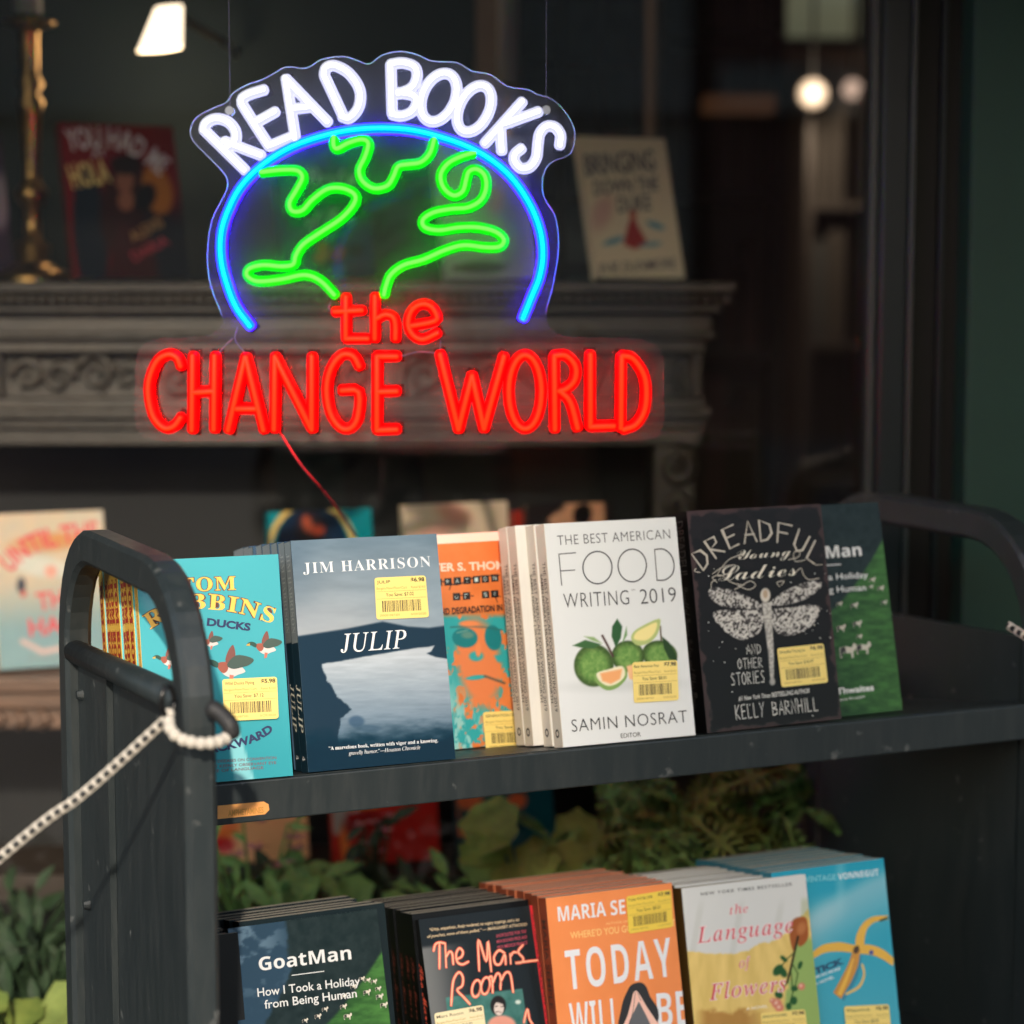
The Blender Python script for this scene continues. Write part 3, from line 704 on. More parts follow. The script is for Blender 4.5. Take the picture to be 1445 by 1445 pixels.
# ================================================================== neon sign
SY=2.08
def sp(x,y,dy=0): return at(x,y,SY+dy)
SO=at(545,400,SY)
sign=thing('neon_sign','lit neon sign reading READ BOOKS the CHANGE WORLD around a blue and green globe','neon sign',SO)
PXM=SY/F
def glow(name,col,es): return mat(name,tuple(min(.8,c)*.12 for c in col),emit=col,es=es,rough=.5,spec=.15)
nW=glow('neon_white',(.80,.82,1),.38)
cW=glow('core_white',(1,1,1),1.6); cB=glow('core_cyan',(.0,.62,1),1.1); cG=glow('core_green',(.10,1,.05),1.0); cR=glow('core_red',(1,.028,.003),.75); nB=glow('neon_cyan',(.0,.20,1),.80); nG=glow('neon_green',(.006,.50,.004),.80); nR=glow('neon_red',(1,.001,.001),.55)
bWm=glow('neon_side_white',(.5,.5,.85),.8); bBm=glow('neon_side_violet',(.02,.003,.8),4); bGm=glow('neon_side_green',(.0,.5,.002),1.2); bRm=glow('neon_side_red',(.8,.0,.0008),1.)
CORE={nW:cW,nB:cB,nG:cG,nR:cR}
HALO={nW:glow('halo_white',(.5,.55,1),22),nB:glow('halo_violet',(.05,.015,1),100),nG:glow('halo_green',(.0,1,.02),45),nR:glow('halo_red',(1,.0,.0),66)}
def nt_(name,lines,w,mf,mb_,smooth=4):
    r=w*PXM/2*.90
    mf_=MB(); mbk=MB(); mblk=MB(); mcr=MB(); mhl=MB()
    def halo_parts(P):
        P0=P; P=[p+Vector((0,.0232,0)) for p in P]; d0=(P[0]-P[1]).normalized()*r*1.2; d1=(P[-1]-P[-2]).normalized()*r*1.2; P=[P[0]+d0]+P+[P[-1]+d1]; fr=[]
        for i in range(len(P)):
            t_=(P[min(i+1,len(P)-1)]-P[max(i-1,0)]).normalized(); fr.append((t_.cross(Vector((0,1,0))).normalized(),Vector((0,1,0))))
        q=r*1.15; mblk.add(*sweep(P,[(-q,-.001),(q,-.001),(q,.001),(-q,.001)],fr))  # dark strip added behind the acrylic to stop back spill and reflections
        P=[p+Vector((0,r*1.25,0)) for p in P0]; RR=r*(1.27 if mf is nB else 1.14)+.0001; aa=[-24,-12,0,12,24]; mhl.add(*sweep(P,[(RR*math.sin(R(a)),RR*math.cos(R(a))) for a in aa]+[((RR-.0004)*math.sin(R(a)),(RR-.0004)*math.cos(R(a))) for a in aa[::-1]],fr[1:-1]))  # hidden emissive strip added behind the tube to throw its halo
    for L in lines:
        if not smooth and len(L)>2:
            for a_,b_ in zip(L[:-1],L[1:]):
                P=[sp(*a_)-SO,sp(*b_)-SO]; mf_.add(*tube(P,r*.97,12,round_ends=True)); mbk.add(*tube([p+Vector((0,r*1.25,0)) for p in P],r*1.14,8,round_ends=True)); mcr.add(*tube([p+Vector((0,-r*.62,0)) for p in P],r*.50,8,round_ends=True)); halo_parts(P)
            continue
        Q=catmull(L,smooth) if (smooth and len(L)>2) else L
        P=[sp(x,y)-SO for x,y in Q]
        v,f=tube(P,r*.97,12,round_ends=True); mf_.add(v,f)
        P2=[p+Vector((0,r*1.25,0)) for p in P]; halo_parts(P)
        v,f=tube(P2,r*(1.25 if mf is nB else 1.12),8,ref=Vector((0,1,0)),round_ends=True); mcr.add(*tube([p+Vector((0,-r*.62,0)) for p in P],r*.50,8,round_ends=True)); mbk.add(v,f)
    o=mf_.build(name,mf,sign,smooth=True)
    mcr.build('light_core',CORE[mf],o,smooth=True); mbk.build('tube_base',mb_,o,smooth=True); mhl.build('added_halo_strip',HALO[mf],o); mblk.build('spill_blocker',mat('blocker_dark',(.002,.002,.002),rough=.8,spec=.05),o)
    return o
def circ(cx,cy,a,b,ang=0,n=18):
    P=ell(cx,cy,a,b,ang,n); return P+[P[0],P[1]]
w=15.6
nt_('letter',[[(288,184),(345,240)],[(287,184),(290,174),(303,167),(320,171),(331,184),(331,199),(320,207)],[(316,199),(368,219)]],w,nW,bWm)
nt_('letter',[[(372,126),(350,133),(340,142),(348,158),(379,206)],[(361,172),(388,157)],[(379,206),(412,192)]],w,nW,bWm,3)
nt_('letter',[[(403,110),(416,195)],[(404,112),(462,172)],[(413,153),(441,150)]],w,nW,bWm)
nt_('letter',[[(457,106),(484,164)],[(457,104),(460,95),(472,92),(492,103),(507,126),(506,150),(493,166),(482,164)]],w,nW,bWm)
nt_('letter',[[(551,90),(553,160)],[(551,90),(568,88),(585,94),(588,108),(581,123),(562,132)],[(562,130),(582,134),(588,143),(581,157),(566,163),(553,161)]],w,nW,bWm)
nt_('letter',[circ(619,137,23,36,24)],w,nW,bWm,3)
nt_('letter',[circ(669,153,21,35,26)],w,nW,bWm,3)
nt_('letter',[[(737,143),(684,202)],[(713,174),(760,157)],[(706,180),(708,213)]],w,nW,bWm)
nt_('letter',[[(790,205),(791,190),(783,179),(771,178),(762,188),(759,205),(757,222),(748,235),(735,237),(726,227),(727,217),(736,209)]],w,nW,bWm)
nt_('globe_arc',[[(353,460),(334,434),(322,405),(313,370),(312,335),(320,303),(340,264),(372,232),(413,207),(460,191),(502,183),(543,181),(582,184),(623,194),(664,209),(699,230),(727,257),(750,293),(763,329),(766,362),(761,392),(751,417),(738,449)]],15,nB,bBm,4)
gw=15
nt_('continent_outline',[[(369,243),(398,240),(420,241),(427,251),(419,268),(409,286),(413,298),(427,297),(441,282),(462,267),(484,266),(501,275),(499,289),(481,309),(451,329),(428,345),(418,360),(414,373),(398,376),(372,374),(352,379),(349,389),(364,397),(398,394),(430,388),(452,396),(472,416)]],gw,nG,bGm,4)
nt_('continent_outline',[[(471,193),(471,205),(476,210),(492,202),(511,197),(520,203),(515,222),(507,240),(512,256),(528,266),(547,262),(556,248),(562,235),(576,232),(594,229),(607,216),(613,196)]],gw,nG,bGm,4)
nt_('continent_outline',[[(671,215),(651,221),(632,231),(622,247),(626,265),(640,276),(653,270),(658,253),(662,242),(673,239),(684,248),(686,266),(678,283),(660,293),(637,295),(612,300),(597,310),(600,321),(620,325),(648,321),(675,321),(699,327),(711,338),(705,348),(684,349),(655,346),(628,353),(598,366),(570,374),(552,387),(545,403),(542,416)]],gw,nG,bGm,4)
w=15.5
nt_('letter',[[(488,419),(488,478),(519,478)],[(472,440),(511,438)]],w,nR,bRm,0)
nt_('letter',[[(529,418),(529,478)],[(531,450),(543,444),(554,447),(558,458),(558,478)]],w,nR,bRm,3)
nt_('letter',[[(580,460),(614,453),(615,442),(606,431),(592,430),(580,440),(576,458),(583,473),(597,479),(617,470)]],w,nR,bRm,3)
w=16.5
nt_('letter',[[(255,517),(250,505),(238,500),(222,509),(211,535),(210,560),(217,588),(232,604),(246,601),(255,589)]],w,nR,bRm)
nt_('letter',[[(272,502),(271,607)],[(303,502),(302,606)],[(272,554),(303,552)]],w,nR,bRm)
nt_('letter',[[(346,504),(322,607)],[(347,504),(372,607)],[(334,577),(360,577)]],w,nR,bRm)
nt_('letter',[[(388,503),(387,606)],[(389,505),(439,604)],[(440,503),(440,606)]],w,nR,bRm)
nt_('letter',[[(507,517),(498,502),(482,501),(467,520),(461,549),(466,582),(480,603),(495,604),(505,588),(506,553),(482,551)]],w,nR,bRm,3)
nt_('letter',[[(560,503),(532,503),(532,607),(560,606)],[(532,553),(560,552)]],w,nR,bRm,0)
nt_('letter',[[(621,500),(647,606),(666,530),(683,605),(711,503)]],w,nR,bRm,0)
nt_('letter',[circ(741,553,23,52,0)],w,nR,bRm,3)
nt_('letter',[[(782,503),(783,606)],[(782,502),(799,502),(812,517),(811,536),(800,548),(789,552)],[(791,552),(805,568),(815,604)]],w,nR,bRm)
nt_('letter',[[(833,500),(833,602),(866,601)]],w,nR,bRm,0)
nt_('letter',[[(877,503),(876,604)],[(878,502),(893,506),(908,528),(912,553),(909,580),(897,599),(880,606)]],w,nR,bRm)
ac=bpy.data.materials.new('clear_acrylic'); ac.use_nodes=True; t=ac.node_tree; t.nodes.clear()
ou=t.nodes.new('ShaderNodeOutputMaterial'); m1=t.nodes.new('ShaderNodeMixShader'); m2=t.nodes.new('ShaderNodeMixShader'); tr=t.nodes.new('ShaderNodeBsdfTransparent'); df=t.nodes.new('ShaderNodeBsdfDiffuse'); gl=t.nodes.new('ShaderNodeBsdfGlossy')
gl.inputs['Roughness'].default_value=.12; m1.inputs[0].default_value=.010; m2.inputs[0].default_value=.008; df.inputs[0].default_value=(.8,.8,.8,1)
t.links.new(tr.outputs[0],m1.inputs[1]); t.links.new(df.outputs[0],m1.inputs[2]); t.links.new(m1.outputs[0],m2.inputs[1]); t.links.new(gl.outputs[0],m2.inputs[2]); t.links.new(m2.outputs[0],ou.inputs[0])
def acryl(P,name):
    zb=.0216; V=[tuple(sp(x,y)-SO+Vector((0,zb,0))) for x,y in P]; n=len(P)
    o=obj(name,V,[tuple(range(n))],ac,sign)
    Q=[Vector(v) for v in V]+[Vector(V[0])]
    nq=len(Q); v,f=tube(Q,.00034,4,caps=False,taper=lambda t_:1. if P[min(int(round(t_*(nq-1))),n-1)][1]<440 else .12); MB().add(v,f).build('polished_edge',mat('acrylic_edge',(.16,.18,.24),rough=.3),o)
    return o
outl=[(264,180),(273,163),(298,149),(315,142),(325,128),(346,116),(367,109),(384,100),(401,91),(429,93),(450,81),(481,76),(502,82),(519,87),(538,74),(564,69),(588,74),(609,83),(644,85),(665,97),(692,102),(716,119),(744,123),(758,130),(779,137),(799,156),(812,183),(806,215),(779,227),(767,246),(768,277),(784,304),(789,346),(782,398),(770,446),(778,466),(800,476),(850,478),(905,480),(930,492),(938,515),(938,555),(938,590),(932,612),(912,622),(850,624),(560,624),(270,624),(212,622),(192,612),(186,590),(186,555),(187,515),(194,492),(216,480),(255,478),(292,474),(308,462),(311,450),(294,408),(288,363),(294,311),(313,273),(317,256),(311,242),(291,221),(268,197)]
acryl(catmull(outl,3,True),'acrylic_panel')
cw_=mat('clear_violet_wire',(.10,.09,.16),rough=.3)
steel=mat('steel',(.5,.5,.5),rough=.25,metal=1)
for x,y in ((322,155),(771,154)):
    v,f=tube([sp(x,y)-SO+Vector((0,.008,0)),sp(x,y)-SO+Vector((0,.0214,0))],.0042,14); MB().add(v,f).build('mounting_screw',mat('clear_standoff',(.2,.22,.25),rough=.2),sign)
    v,f=tube([sp(x,y)-SO+Vector((0,.014,0)),Vector((sp(x,y).x-SO.x,.02,2.12-SO.z))],.00016,4); MB().add(v,f).build('hanging_wire',cw_,sign)
rc=mat('thin_red_cord',(.35,.03,.05),rough=.5)
v,f=tube(catmull([sp(387,604)-SO+Vector((0,.02,0)),sp(402,632)-SO+Vector((0,.03,0)),sp(420,665)-SO+Vector((0,.05,0)),sp(438,700)-SO+Vector((0,.10,0)),sp(450,760)-SO+Vector((0,.25,0)),sp(455,830)-SO+Vector((0,.44,0))],5),.0013,6); MB().add(v,f).build('power_cord',rc,sign)
cw_=mat('clear_violet_wire',(.2,.12,.45),rough=.3)
for P in ([(333,462),(330,480),(345,500)],[(326,478),(316,488),(306,500)],[(349,196),(358,192),(366,200)],[(466,425),(463,436),(472,440)],[(619,472),(621,485),(620,497)],[(566,503),(590,497),(617,499)]):
    v,f=tube(catmull([sp(*p)-SO+Vector((0,.010,0)) for p in P],4),.0006,5); MB().add(v,f).build('jumper_wire',cw_,sign)
# ================================================================== book cart
metal=bpy.data.materials.new('cart_paint'); metal.use_nodes=True; t=metal.node_tree; b_=t.nodes['Principled BSDF']
tc=t.nodes.new('ShaderNodeTexCoord'); mp=t.nodes.new('ShaderNodeMapping'); mp.inputs['Scale'].default_value=(7,7,1); t.links.new(tc.outputs['Object'],mp.inputs[0])
n1=t.nodes.new('ShaderNodeTexNoise'); n1.inputs['Scale'].default_value=13; n1.inputs['Detail'].default_value=10; n1.inputs['Roughness'].default_value=.7; t.links.new(mp.outputs[0],n1.inputs[0])
r1=t.nodes.new('ShaderNodeValToRGB'); e=r1.color_ramp.elements; e[0].position=.45; e[0].color=(.015,.0215,.0232,1); e[1].position=.95; e[1].color=(.036,.041,.040,1); t.links.new(n1.outputs[0],r1.inputs[0])
n3=t.nodes.new('ShaderNodeTexNoise'); n3.inputs['Scale'].default_value=55; n3.inputs['Detail'].default_value=6; t.links.new(tc.outputs['Object'],n3.inputs[0])
r3=t.nodes.new('ShaderNodeValToRGB'); r3.color_ramp.elements[0].position=.66; r3.color_ramp.elements[1].position=.74; t.links.new(n3.outputs[0],r3.inputs[0])
mxc=t.nodes.new('ShaderNodeMixRGB'); t.links.new(r3.outputs[0],mxc.inputs[0]); t.links.new(r1.outputs[0],mxc.inputs[1]); mxc.inputs[2].default_value=(.10,.105,.10,1); t.links.new(mxc.outputs[0],b_.inputs['Base Color'])
b_.inputs['Roughness'].default_value=.42; b_.inputs['Specular IOR Level'].default_value=.5
rr_=t.nodes.new('ShaderNodeMapRange'); rr_.inputs[3].default_value=.32; rr_.inputs[4].default_value=.62; t.links.new(n1.outputs[0],rr_.inputs[0]); t.links.new(rr_.outputs[0],b_.inputs['Roughness'])
cart=thing('book_cart','dark metal two shelf book cart with arched end frames outside the shop window','cart',M=CM)
SL=.868
def hoop(s0,s1,n0,n1,rad=.125,zt=1.16,t_=.032,r2=None):
    P=[(n0+t_/2,.12)]; 
    r=rad-t_/2
    P.append((n0+t_/2,zt-rad))
    for a in np.linspace(180,90,9)[1:]: P.append((n0+t_/2+r+r*math.cos(R(a)),zt-rad+r*math.sin(R(a))))
    for a in np.linspace(90,0,9): P.append((n1-t_/2-r+r*math.cos(R(a)),zt-rad+r*math.sin(R(a))))
    P.append((n1-t_/2,.12))
    path=[Vector(((s0+s1)/2,a,b)) for a,b in P]; fr=[]
    for i in range(len(path)):
        tt=(path[min(i+1,len(path)-1)]-path[max(i-1,0)]).normalized(); fr.append((Vector((1,0,0)),tt.cross(Vector((1,0,0))).normalized()))
    ws=(s1-s0)/2; wr=t_/2; c=.004
    prof=[(-ws+c,-wr),(ws-c,-wr),(ws,-wr+c),(ws,wr-c),(ws-c,wr),(-ws+c,wr),(-ws,wr-c),(-ws,-wr+c)]
    v,f=sweep(path,prof,fr); o=MB().add(v,f).build('end_frame',metal,cart); 
    return o
hoop(-.086,-.061,-.214,.214,rad=.118,zt=1.184,t_=.031)
hoop(SL+.003,SL+.040,-.012,.43)
def endpanel(s0,s1,n0,n1,zf,zb,name='end_panel'):
    V=[(s,n,z) for s in (s0,s1) for n,z in ((n0,.15),(n1,.15),(n1,zb),(n0,zf))]
    o=obj(name,V,[(0,1,2,3),(7,6,5,4),(0,4,5,1),(1,5,6,2),(2,6,7,3),(3,7,4,0)],metal,cart); return o
endpanel(-.069,-.0625,-.184,.184,1.075,1.062)
endpanel(-.075,-.0692,.075,.184,1.055,1.050,'panel_flange')
endpanel(SL+.004,SL+.012,.021,.397,1.036,1.022)
for s in (-.0765,):
    v,f=tube([(s,-.1845,1.080),(s,.1845,1.062)],.011,12); MB().add(v,f).build('panel_rod',metal,cart,smooth=True)
for n,z in ((.165,1.025),(.155,.83)):
    v,f=tube([(-.0752,n,z),(-.081,n,z)],.0055,10,taper=lambda t:1-.3*t); MB().add(v,f).build('rivet',metal,cart)
def shelf(zt,name):
    tb=math.tan(BETA)
    D=.26
    s0_=-.0617; V=[(s0_,0,zt),(SL,0,zt),(SL,D,zt-D*tb),(s0_,D,zt-D*tb)]; V+=[(x,y,z-.003) for x,y,z in V]
    sh=obj(name,V,[(0,1,2,3),(7,6,5,4),(0,4,5,1),(1,5,6,2),(2,6,7,3),(3,7,4,0)],metal,cart)
    m=MB().box(-.0615,SL+.0028,-.0045,-.0002,zt-.037,zt-.0005).build('shelf_lip',metal,sh,bevel=.0015)
    MB().box(s0_+.0005,SL-.0005,D+.0002,D+.004,zt-D*tb-.0025,zt-D*tb+.03).build('back_stop',metal,sh)
shelf(.970,'shelf'); shelf(.970-.362,'shelf'); shelf(.30,'shelf')
MB().box(-.0595,SL+.002,-.2,.42,.10,.1495).build('base',metal,cart)
for s in (-.03,SL-.02):
    for n in (-.15,.38):
        v,f=tube([(s-.012,n,.05),(s+.012,n,.05)],.049,18); w_=MB().add(v,f).build('caster_wheel',mat('rubber',(.02,.02,.02),rough=.7),cart); MB().box(s-.02,s+.02,n-.01,n+.01,.0505,.0998).build('caster_fork',steel,w_)
# orange strip label stuck to the shelf lip
ol=MB(); k=[]
def cl(x,y,n0): # photo pixel -> cart-local point on the plane n=n0
    Mi=CM.inverted(); o=Mi@CAMP; d=Mi.to_3x3()@ray(x,y); t=(n0-o.y)/d.y; return o+d*t
L=[cl(307,1137,-.0049),(cl(372,1131,-.0049)),cl(379,1135,-.0049),cl(380,1143,-.0049),cl(374,1149,-.0049),cl(307,1156,-.0049)]
o=obj('strip_label',L,[tuple(range(6))],mat('label_orange',rgb(232,160,88),rough=.6,noise_amt=.15,nscale=60),cart)
V,Fc=glyphs('AMPHETAMINES','sb',.01); w=V[:,0].max(); a_,b__=cl(322,1152,-.0051),cl(372,1147,-.0051); hh=(cl(322,1141,-.0051)-a_).length
# faded lettering on the strip
V2=[a_+(b__-a_)*(x/w)+Vector((0,0,1))*(y/.72*hh*.8) for x,y in V]; obj('strip_lettering',V2,Fc,ink(190,135,62),o)
# ================================================================== rope chain
rope=thing('barrier_rope','cream and black checked cord looped round the left cart post and leading left','rope',CM@Vector((-.095,-.24,1.06)))
ro=rope.location.copy()
cream=mat('rope_cream',(.50,.46,.39),rough=.8,bump=.4,bscale=400); dark=mat('rope_dark',(.015,.015,.015),rough=.6)
def cordline(P,r,pitch,root,off=Vector()):
    P=[Vector(p) for p in P]; L=[0]
    for a,b in zip(P[:-1],P[1:]): L.append(L[-1]+(b-a).length)
    def pt(d):
        for i in range(len(P)-1):
            if d<=L[i+1]: return P[i].lerp(P[i+1],(d-L[i])/(L[i+1]-L[i])),(P[i+1]-P[i]).normalized()
        return P[-1],(P[-1]-P[-2]).normalized()
    v,f=tube([p-off for p in P],r*.80,8); MB().add(v,f).build('cord_core',dark,root,smooth=True)
    # a flattened cream plait link
    v,f=tube([(-pitch*.46,0,0),(-pitch*.2,0,0),(pitch*.2,0,0),(pitch*.46,0,0)],r,8,ref=Vector((0,0,1)),taper=lambda t:.75 if t in(0,1) else 1)
    g=MB(); 
    g.add(*tube([(-pitch*.5,0,r*.72),(0,0,r*.86),(pitch*.5,0,r*.72)],r*.32,6)); g.add(*tube([(-pitch*.5,0,-r*.72),(0,0,-r*.86),(pitch*.5,0,-r*.72)],r*.32,6))
    g.add(*tube([(-pitch*.17,0,0),(pitch*.17,0,0)],r*.98,8,ref=Vector((0,0,1))))
    me=None; d=pitch/2; i=0
    while d<L[-1]:
        p,t=pt(d)
        if me is None: o=g.build('plait_link',cream,root); me=o.data
        else: o=link('plait_link',me,root)
        q=t.to_track_quat('X','Z'); o.rotation_mode='QUATERNION'; o.rotation_quaternion=q; o.location=p-off
        d+=pitch; i+=1
def plane_pt(x,y,Y): return at(x,y,Y)
A_=CM@Vector((-.082,-.226,1.06)); 
pA=at(238,1012,A_.y-.004); pB=at(-2,1212,A_.y-.015)
mid=(pA+pB)/2+Vector((0,0,-.004))
cordline(catmull([pA,pA.lerp(pB,.5)+Vector((0,0,-.004)),pB,pB+(pB-pA)*2.2+Vector((0,0,-.01))],8),.0034,.0078,rope,ro)
# beaded loop round the post
lp_=[]
for x,y,dy in ((238,1008,.0),(240,1028,-.012),(252,1041,-.016),(270,1047,-.018),(288,1049,-.018),(305,1047,-.014),(318,1042,-.006),(325,1034,.004)):
    lp_.append(at(x,y,A_.y-.004+dy))
me=None
Q=catmull(lp_,8); L=0; last=None
for p in Q:
    p=Vector(p)
    if last is None or (p-last).length>.0064:
        V=[];Fc=[];n=10;mm=6;r=.0049
        if me is None:
            for i in range(mm+1):
                a=math.pi*i/mm
                for q in range(n): b=2*math.pi*q/n; V.append((r*math.sin(a)*math.cos(b),r*math.sin(a)*math.sin(b),r*math.cos(a)))
            for i in range(mm):
                for q in range(n): Fc.append((i*n+q,i*n+(q+1)%n,(i+1)*n+(q+1)%n,(i+1)*n+q))
            o=obj('bead',V,Fc,cream,rope,smooth=True); me=o.data
        else: o=link('bead',me,rope)
        o.location=p-ro; last=p
v,f=tube([Vector(p)-ro for p in Q],.0025,6); MB().add(v,f).build('bead_string',dark,rope)
# clip ring and spring clip
rg=[at(237+9*math.cos(a),990+22*math.sin(a),A_.y-.006+.006*math.cos(a))-ro for a in np.linspace(0,2*math.pi,20)]
v,f=tube(rg,.0022,8); MB().add(v,f).build('clip_ring',mat('dark_steel',(.02,.02,.02),rough=.25,metal=.6),rope,smooth=True)
v,f=tube(catmull([at(300,1000,A_.y)-ro,at(312,1008,A_.y-.002)-ro,at(324,1022,A_.y-.006)-ro,at(327,1034,A_.y-.006)-ro],5),.0068,10,round_ends=True); MB().add(v,f).build('spring_clip',dark,rope,smooth=True)
rope2=thing('barrier_rope','short cream and black checked cord end on the right cart post','rope',CM@Vector((SL,-.02,1.03)))
c0=at(1422,882,(CM@Vector((SL,-.02,1.03))).y-.035); c1=at(1452,901,c0.y-.02)
cordline([c0,c1,c1+Vector((.05,-.02,-.02))],.0042,.0085,rope2,rope2.location)
# ================================================================== books on the cart
ORD=['first','second','third','fourth','fifth','sixth','seventh','eighth','ninth','tenth','eleventh','twelfth']
def stack(desc,grp,s,yaw,al,rec,dz,Wd,H,T,n,base,spine,edge,dec=None,jit=.002,first=0.0,gaps=None):
    """n copies standing one behind another; parts share their meshes"""
    rr=random.Random(int(s*1000)+n)
    M0=book_matrix(s,yaw,al,rec,dz); p=Book('paperback_book','x',Wd,H,T,M0,group=grp,base=base,spine=spine,edge=edge)
    if dec: dec(p)
    yb=M0.col[1].xyz; ux=M0.col[0].xyz; up=M0.col[2].xyz
    d=first
    for i in range(n):
        o=p.root if i==0 else copy_tree(p.root)
        off=yb*d+up*d*math.tan(max(0,R(al)-BETA))*.98+ux*rr.uniform(-jit,jit)+up*rr.uniform(0,.0012)
        if gaps and i in gaps: off+=ux*gaps[i]
        M=M0.copy(); M.translation=M0.translation+off; o.matrix_world=M
        o['label']='%s, %s behind the front one'%(desc,ORD[i]); d+=T+.0008
    return p
cream_t=ink(232,222,205)
# ---- wild ducks
TX=dict(s=-.0575,yaw=-2.6,al=11.8,rec=0,dz=0)
tealc=(98,183,190)
def a_tom(X,Y,u,v):
    c=flat(76,166,176)(X,Y,u,v); c=mix(c,(52,150,162),sst(.6,0,v)*.7)
    c=mix(c,(150,212,216),pm(X,Y,[(313,990),(324,990),(361,1106),(333,1106)],2)*.8)
    c=mix(c,(160,205,215),em(X,Y,212,840,14,36,-15,.6)*.5)
    return c
MT=book_matrix(**TX)
tom=Book('paperback_book','turquoise paperback with flying ducks and yellow lettering, left end of the upper shelf',.1265,.195,.0125,MT,group='books on the upper cart shelf',art=a_tom,res=(60,90),base=tealc,spine=(236,186,80),edge=(236,200,110),curl=.0015)
yel=ink(246,190,84); brn=ink(92,48,36); navy=ink(24,38,84)
for st_,of,m,l in (('bs',.035,brn,1),('bs',.004,yel,2)):
    tom.text('author_lettering','TOM',[(254,835),(333,832)],20,m,st_,of,layer=l,spacing=1.1)
    tom.text('author_lettering','ROBBINS',[(212,888),(240,871),(275,860),(310,861),(345,867),(384,880)],23,m,st_,of,layer=l,spacing=1.1)
tom.text('title_lettering','WILD DUCKS',[(236,876),(297,883),(353,890)],10.5,navy,'sb',.035,layer=1)
tom.text('title_lettering','FLYING BACKWARD',[(215,1062),(262,1066),(300,1062),(340,1053),(365,1044),(386,1031)],11.5,navy,'sb',.035,layer=1)
for i,(tx,y) in enumerate((('INCURABLE BRAIN DISEASES ON CONVENTION',1076),('A MYSTICAL, RUT KEENLY OBSERVANT EYE',1083),('A VISIBLE LOVE OF LANGUAGE',1090))):
    tom.text('blurb_lettering',tx,[(250,y+4),(390-18*(i==2),y-5)],4.2,ink(110,70,80),'sb',0,layer=1)
def duck(bk,x,y,k,fl=1):
    q=lambda P:[(x+a*k*fl,y+b*k) for a,b in P]
    bk.poly('duck',[q([(-10,-2),(0,-7),(12,-4),(20,2),(24,8),(14,12),(4,16),(-6,12),(-11,5)])],ink(205,196,192),layer=2,smooth=3)
    bk.poly('duck',[q([(-16,-3),(-8,-6),(0,-4),(-1,6),(-7,10),(-13,5)])],ink(150,78,60),layer=3,smooth=3)
    bk.poly('duck',[q([(-33,-4),(-26,-9),(-19,-8),(-14,-4),(-15,2),(-20,1),(-25,-2)])],ink(30,72,62),layer=4,smooth=3)
    bk.poly('duck',[q([(-33,-4),(-27,-6),(-27,-1),(-34,-1)])],ink(196,160,70),layer=5)
    bk.poly('duck',[q([(-4,-6),(-1,-20),(6,-30),(9,-24),(10,-14),(6,-4)])],ink(120,70,62),layer=5,smooth=3)
    bk.poly('duck',[q([(-2,-2),(10,-15),(26,-14),(36,-9),(30,-2),(18,2),(6,4)])],ink(58,78,70),layer=6,smooth=3)
    bk.poly('duck',[q([(2,12),(8,13),(6,22),(1,24)])],ink(190,110,90),layer=3)
duck(tom,372,912,.72); duck(tom,322,940,1.0); duck(tom,236,930,.62); duck(tom,296,905,.5)
tom.sticker([(312.5,958.7),(389.5,955),(392,1014),(315.4,1017.7)],'Wild Ducks Flying','$5.98','$7.12')
redm=ink(168,38,34)
def d_tom(p): p.spine_text('TOM ROBBINS',.93,.30,.62,redm,'bs',.03); p.spine_text('WILD DUCKS',.26,.06,.3,redm,'sb',0)
stack('yellow spined turquoise ducks paperback','copies of the ducks paperback',**{**TX,'rec':0},Wd=.1265,H=.195,T=.0190,n=8,base=tealc,spine=(236,186,80),edge=(225,215,150),dec=d_tom,first=.0135)
tom.spine_text('WILD DUCKS FLYING BACKWARD',.9,.15,.35,ink(210,130,60),'sb',0)
# ---- grey lake novel
JX=dict(s=.0857,yaw=-1.25,al=12.8,rec=0,dz=0)
def a_jul(X,Y,u,v):
    t=np.clip((Y-760)/140,0,1)[...,None]; c=np.array((104,124,138.))*(1-t)+np.array((158,164,168.))*t
    c=mix(c,(134,152,164),sst(.3,.9,u)*sst(1.,.75,v)*.7); c=mix(c,(86,106,122),sst(.25,0,u)*sst(.55,1,v)*.7)
    c=c+((fbm(X/45,Y/12)-.5)*22)[...,None]
    hill=[(405,900),(425,897),(490,887),(540,877),(575,884),(605,886),(650,880),(660,940),(640,1100),(400,1110)]
    c=mix(c,(150,158,166),sst(40,0,np.abs(Y-878))*sst(520,420,X)*.5)
    c=mix(c,(34,54,70),pm(X,Y,hill,2.0))
    wt_=(np.array((180,188,194.))*(1-np.clip((Y-925)/110,0,1)[...,None])+np.array((96,118,136.))*np.clip((Y-925)/110,0,1)[...,None])
    wt_=wt_+((fbm(X/30,Y/3.5)-.5)*26)[...,None]
    water=[(452,937),(480,933),(518,926),(560,919),(590,914),(604,913),(612,911),(609,919),(602,922),(612,927),(634,930),(655,1060),(655,1100),(480,1100),(478,1030),(481,1014),(496,1001),(478,985),(470,972),(463,961),(458,948)]
    X2=X+(fbm(X/6,Y/6)-.5)*6
    c=mix(c,wt_,pm(X2,Y,water,1.3))
    c=mix(c,(58,84,108),em(X,Y,503,1018,11,8,0,.3)*.8); c=mix(c,(60,86,108),em(X,Y,520,1028,16,5,0,.4)*.5)
    c=mix(c,(18,46,62),sst(1016,1052,Y+ (X-540)*.07+(fbm(X/20,Y/8)-.5)*22))
    return c
jul=Book('paperback_book','slate blue paperback titled JULIP with a lake at dusk on the upper shelf',.1395,.206,.0188,book_matrix(**JX),group='books on the upper cart shelf',art=a_jul,res=(150,220),base=(60,82,104),spine=(34,54,66),edge=(150,165,178))
wh=ink(226,228,228)
